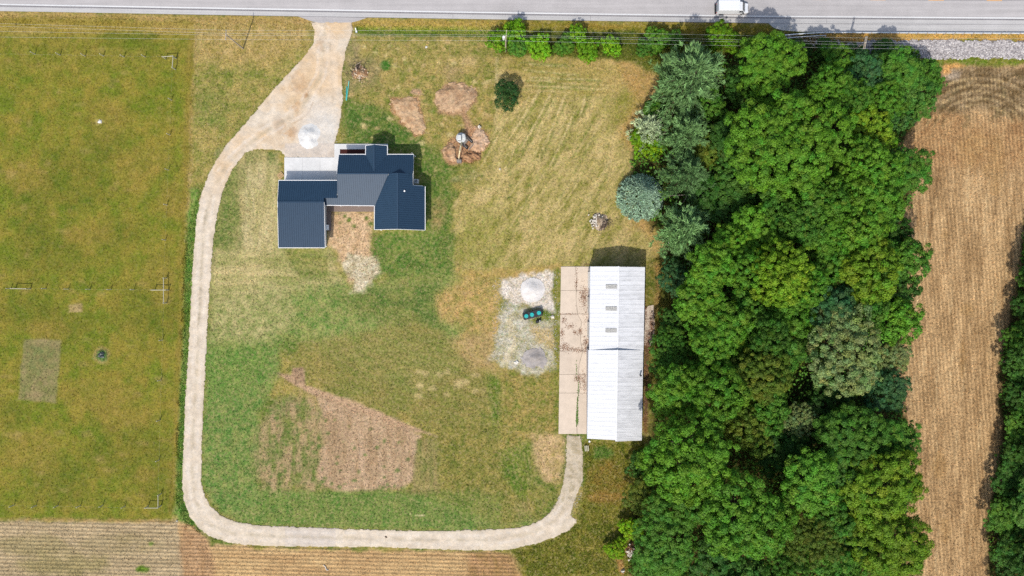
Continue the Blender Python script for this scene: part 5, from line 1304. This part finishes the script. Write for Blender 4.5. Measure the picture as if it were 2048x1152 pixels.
# meadow-edge and roadside bushes
T(1284,284,34,3,'bush','lime','lime-green bush below the small grey-tipped pine','bush',sq=.8)
T(1308,298,22,2.5,'bush','lime','small lime bush tucked under the second pine','bush')
T(1306,222,22,3,'bush','md','green bush above the small grey-tipped pine','bush')
GR = 'roadside bushes'
T(1030,62,28,3.4,'bush','rl','roadside bush nearest the road beside the transformer pole','bush',group=GR)
T(998,82,30,3,'bush','rl','bush left of the transformer pole','bush',group=GR)
T(1040,94,26,2.6,'bush','md','bush right of the foot of the transformer pole','bush',group=GR)
T(1080,92,32,2.8,'bush','rl','wide bush right of the transformer pole bushes','bush',group=GR)
T(1155,68,24,3,'bush','rl','upper bush of the middle roadside cluster','bush',group=GR)
T(1132,88,26,2.8,'bush','br2','left bush of the middle roadside cluster','bush',group=GR)
T(1178,98,30,2.8,'bush','rl','large bush reaching over the meadow edge in the middle roadside cluster','bush',group=GR)
T(1222,92,26,2.6,'bush','rl','right bush of the middle roadside cluster','bush',group=GR)
T(1315,74,28,3.2,'bush','br2','roadside bush left of the tallest pine','bush',group=GR)
T(1292,94,24,2.6,'bush','md','darker bush between the roadside cluster and the tallest pine','bush',group=GR)
T(1436,70,34,3.6,'bush','rl','roadside bush above the tallest pine','bush',group=GR)
T(1462,84,24,3,'bush','rl','small bush above the right side of the tallest pine','bush',group=GR)
T(1350,78,24,2.8,'bush','md','bush at the upper left of the tallest pine','bush',group=GR)
T(1552,92,26,3,'bush','dk','dark bush below the start of the guardrail','bush',group=GR)
T(1604,99,26,3,'bush','dk','dark bush beneath the power lines below the guardrail','bush',group=GR)
T(1655,100,30,3.5,'bush','md2','dark bush left of the double-arm pole','bush',group=GR)
T(1715,112,30,3.5,'bush','md2','dark bush below the double-arm pole','bush',group=GR)
T(1770,110,34,3.6,'bush','md2','dark bush overlapping the shaded end of the stone bank','bush',group=GR)
T(1815,118,30,3,'bush','md','bush at the lower edge of the stone bank','bush',group=GR)
# strip of wood on the far side of the stubble
GE = 'trees beyond the stubble field'
words = ['first','second','third','fourth','fifth','sixth','seventh','eighth','ninth','tenth','eleventh','twelfth','thirteenth']
east = [(2078,450,24),(2068,504,28),(2058,558,34),(2050,616,36),(2040,672,34),(2028,726,36),(2034,786,38),(2036,846,38),(2028,906,40),(2016,966,40),(2006,1026,42),(2020,1088,42),(2026,1148,44)]
for k, (x, y, r) in enumerate(east):
    T(x, y, r, 4.4+.6*(k%3), 'low', ('dk','md','md2')[k%3], f'low dark edge tree along the far side of the stubble, {words[k]} from the road', group=GE, zf=.55)
for k, (x, y) in enumerate([(2100,590),(2096,690),(2094,800),(2088,900),(2074,1010),(2082,1120)]):
    T(x, y, 54, 9.5, 'mid', ('md2','dk')[k%2], f'taller dark tree behind the low edge trees beyond the stubble, {words[k]} from the road', group=GE)
# a dead grey limb leaning out of the pines
tag(MB().tube([W(1330,392,3),W(1350,391,4.2),W(1378,389,5)], [.09,.06,.03], 6).tube([W(1376,389,5),W(1368,402,4.6),W(1364,408,4)], [.04,.03,.02], 5).tube([W(1376,389,5),W(1383,385,5.2)], [.03,.015], 5).build('dead_branch', simple('dead_wood',(.25,.21,.18),.9,.1)), 'bare grey dead branch sticking out between the third and fourth pines', 'branch')

# ------------------------------------------------------------------ scattered ground growth
def pts_in(P, n, seed, jitter=6):
    r = np.random.default_rng(seed); P_ = np.asarray(P, float); x0, y0 = P_.min(0); x1, y1 = P_.max(0)
    x0, x1, y0, y1 = max(x0,-160), min(x1,2210), max(y0,-110), min(y1,1280)
    out = [];  tot = 0
    while tot < n:
        x = x0+(x1-x0)*r.random(n*2); y = y0+(y1-y0)*r.random(n*2); k = sd_poly(x, y, P)+jitter*fbm(x,y,15,2,3) < 0
        out.append(np.stack([x[k],y[k]],1)); tot += k.sum()
    return np.concatenate(out)[:n], r
def world_xy(p): return np.stack([(p[:,0]-1024)/10, (576-p[:,1])/10], 1)
def simple_attr(name, rough=.8):
    t = NT(name); a = t.n('Attribute', attribute_name='Col').outputs['Color']; return t.end(t.principled(a, rough, .1))
M_TUFT = simple_attr('grass_blade')
BLOCK = [DRV, [(1110,528),(1310,528),(1312,892),(1110,880)], [(548,280),(862,280),(862,505),(548,505)], [(990,540),(1122,538),(1122,748),(975,748)]]
def tufts(name, P, n, seed, hgt, wid, tone, label, bright=(.75,1.45), block=True, k=3, lean=1.7, green=0.0):
    p, r = pts_in(P, n, seed)
    if block:
        ok = np.ones(len(p), bool)
        for B in BLOCK: ok &= sd_poly(p[:,0], p[:,1], B) > .5
        p = p[ok]
    c = paint(p[:,0], p[:,1]); m = len(p)
    c = c*(bright[0]+(bright[1]-bright[0])*r.random((m,1)))*tone*1.28
    c = c*np.where(r.random((m,1)) < .25, np.array([[1.25,1.1,1.0]]), 1.0)
    q = world_xy(p); base = np.concatenate([q, np.full((m,1), -.03)], 1); base = np.repeat(base, k, 0)
    d = r.normal(size=(m*k,3))*[lean,lean,.0]+[0,0,1.0]
    me = blades(name, base, d, hgt*(.6+.8*r.random(m*k)), wid, M_TUFT, np.repeat(c, k, 0), r)
    return tag(link(name, me), label, None, None, 'stuff')
tufts('lawn_grass', YARD, 46000, 1, .20, .13, 1.0, 'tufts of mixed green and dry grass')
tufts('pasture_grass', PAST, 24000, 2, .13, .12, 1.0, 'short olive grass of the pasture', bright=(.8,1.3))
tufts('stubble', EST, 22000, 3, .20, .11, 1.05, 'straw stalks of the stubble', bright=(.55,1.45), block=False)
tufts('stubble', [(-160,1045),(345,1046),(372,1060),(425,1092),(760,1101),(1020,1106),(1050,1200),(1050,1280),(-160,1280)], 12000, 4, .16, .11, 1.05, 'straw stalks of the stubble', bright=(.6,1.45), block=False)
tufts('verge_grass', [(-160,26),(620,42),(1000,44),(1540,50),(1640,68),(2210,68),(2210,84),(1740,84),(1540,90),(1000,72),(700,56),(388,60),(-160,45)], 5000, 5, .18, .12, 1.0, 'long dry grass of the road verge')
tufts('tall_grass', [(396,390),(400,440),(386,560),(378,720),(368,900),(370,1000),(405,1072),(366,1050),(352,1000),(354,900),(363,700),(369,480)], 6000, 6, .20, .15, 1.0, 'tall green weeds beside the gravel drive')
tufts('tall_grass', [(1165,886),(1296,884),(1288,1000),(1262,1150),(1060,1150),(1024,1104),(1110,1078),(1156,1046),(1170,960)], 4500, 7, .18, .14, 1.0, 'long rough grass south of the barn')
tufts('tall_grass', [(1000,70),(1250,72),(1540,80),(1500,108),(1330,150),(1262,118),(1000,106)], 7000, 8, .24, .16, 1.0, 'rough weeds between the road and the meadow')
tufts('tall_grass', [(1292,525),(1345,505),(1350,700),(1304,880),(1294,700)], 4500, 9, .2, .15, 1.0, 'rough grass between the barn and the wood')
# undergrowth of the woods
def undergrowth(P, n, seed, name, hmax):
    p, r = pts_in(P, n, seed, 10); q = world_xy(p); s = sd_poly(p[:,0], p[:,1], P)
    z = .2+hmax*np.clip(-s/40, .15, 1)*r.random(len(p))**1.4
    base = np.concatenate([q, z[:,None]], 1); nrm = r.normal(size=(len(p),3))*.55+[0,0,.9]
    col = np.array([.055,.140,.018])*(.5+.9*r.random((len(p),1)))*np.where(r.random((len(p),1)) < .2, np.array([[1.6,1.1,.8]]), 1.0)
    me = leaves(name, base, nrm, .55*(.6+.7*r.random(len(p))), M_TUFT, col, rng=r)
    tag(link(name, me), 'leafy undergrowth on the floor of the wood', None, None, 'stuff')
undergrowth(WOOD, 42000, 11, 'undergrowth', 5.5); undergrowth(RWOOD, 14000, 12, 'undergrowth', 3.0)
# riprap stones
def stones(P, n, seed, name, smin, smax, ca, cb, label, zmul=1.0):
    p, r = pts_in(P, n, seed, 5); q = world_xy(p); m = len(p); s = (smin+(smax-smin)*r.random(m)**1.8)
    oct_ = np.array([[1,0,0],[0,1,0],[-1,0,0],[0,-1,0],[0,0,1.0]]); a = r.random(m)*6.28
    v = oct_[None]*(.55+.6*r.random((m,5,1)))*s[:,None,None]*.5
    ca_, sa_ = np.cos(a)[:,None], np.sin(a)[:,None]
    v = np.stack([v[...,0]*ca_-v[...,1]*sa_, v[...,0]*sa_+v[...,1]*ca_, v[...,2]*.9*zmul+.02], -1)+np.concatenate([q, np.full((m,1),.0)],1)[:,None]
    F = (np.array([[0,1,4],[1,2,4],[2,3,4],[3,0,4]])[None]+5*np.arange(m)[:,None,None]).reshape(-1,3)
    t = r.random((m,1))**1.2; c = np.asarray(C(*ca))*(1-t)+np.asarray(C(*cb))*t
    me = np_mesh(name, v.reshape(-1,3), F, M_TUFT, np.repeat(c,5,0)); return tag(link(name, me), label, None, None, 'stuff')
RIP = [(1660,96),(1738,82),(1800,80),(2210,82),(2210,118),(1840,116),(1790,112),(1700,104)]
rip_bed = grid_patch('stone_bank', [(1720,86),(1760,80),(2210,80),(2210,118),(1840,116),(1770,110)], M_GRAVEL, (150,142,140), (110,104,102), res=3, z=.0, amp=3); tag(rip_bed, kind='structure')
stones(RIP, 9000, 21, 'riprap', .22, .75, (146,140,142), (226,220,218), 'loose grey riprap stones of the bank')
stones([(1550,76),(1650,74),(1700,84),(1690,98),(1580,96)], 260, 22, 'riprap', .15, .5, (150,140,130), (225,220,215), 'scattered stones below the guardrail')
stones([(985,560),(1118,540),(1120,742),(1060,746),(985,725)], 2600, 23, 'loose_gravel', .06, .22, (196,190,180), (244,240,234), 'loose gravel scattered beside the barn')
stones([(1132,872),(1162,872),(1168,960),(1150,1035),(1100,1030),(1126,970)], 1400, 24, 'loose_gravel', .06, .22, (170,160,140), (226,220,208), 'loose gravel on the thin end of the drive')
stones([(560,200),(684,190),(672,288),(560,300)], 900, 25, 'loose_gravel', .05, .18, (196,180,160), (236,230,222), 'loose gravel on the parking area')
stones([(655,425),(748,425),(760,545),(705,588),(690,520)], 900, 26, 'clods', .06, .26, (160,124,88), (214,186,148), 'clods and stones on the bare dirt behind the house')
stones([(884,300),(900,282),(925,262),(950,250),(975,262),(980,290),(955,322),(900,326)], 700, 27, 'clods', .08, .3, (150,108,78), (206,166,132), 'clods around the excavator')
stones([(782,196),(835,194),(852,268),(830,272),(800,246)], 500, 28, 'clods', .08, .3, (150,112,84), (206,168,130), 'clods on the small dirt pile')
# leaf litter on the concrete
def litter(spots, n, seed, name, label, z, cols):
    r = np.random.default_rng(seed); P = []
    for (x, y, sx, sy, k) in spots: P.append(np.stack([x+sx*r.normal(size=int(n*k)), y+sy*r.normal(size=int(n*k))], 1))
    p = np.concatenate(P); m = len(p); base = np.concatenate([world_xy(p), z+.03*r.random((m,1))], 1)
    c = np.asarray(cols)[r.integers(0,len(cols),m)]*(.6+.8*r.random((m,1)))
    me = leaves(name, base, r.normal(size=(m,3))*.25+[0,0,1], .16*(.6+.8*r.random(m)), M_TUFT, c, rng=r); return tag(link(name, me), label, None, None, 'stuff')
BRN = [(.16,.075,.04),(.22,.12,.07),(.12,.07,.05)]
litter([(1168,586,5,9,.9),(1166,600,4,8,.6),(1153,560,1.5,12,.35),(1172,634,3,14,.35),(1140,652,5,3,.35),(1128,640,3,4,.25),(1124,668,2,5,.4),(1160,664,3,4,.5),(1149,664,2,2,.2),(1171,688,3,9,.8),(1128,694,5,5,.7),(1140,698,8,2,.4),(1160,700,8,3,.5),(1156,757,4,4,.8),(1168,762,4,12,.8),(1135,628,12,1,.3),(1170,520+9,6,1,.1)], 230, 31, 'leaf_litter', 'drifts of brown leaves on the concrete slabs', .09, BRN)
litter([(1302,640,3,12,.6),(1304,655,2.5,10,.8),(1298,672,4,8,.8),(1294,690,4,6,.6),(1293,740,3,40,2.0),(1291,630,2,12,.5),(1291,820,3,25,.9)], 420, 32, 'leaf_litter', 'brown leaves along the east wall of the barn', .06, BRN)
litter([(1155,805,.8,12,.5),(1154,830,1.2,9,.8),(1154,842,1.4,5,.5),(1157,775,.8,10,.3),(1153,740,.6,10,.2)], 200, 33, 'crack_weeds', 'green weeds growing in the slab crack', .12, [(.05,.13,.015),(.08,.15,.02)])
litter([(203,706,5,5,.5),(200,716,6,3,.5),(210,712,3,5,.4)], 200, 34, 'bed_weeds', 'weeds around the pasture boulder', .2, [(.06,.15,.03),(.09,.17,.05),(.05,.12,.03)])
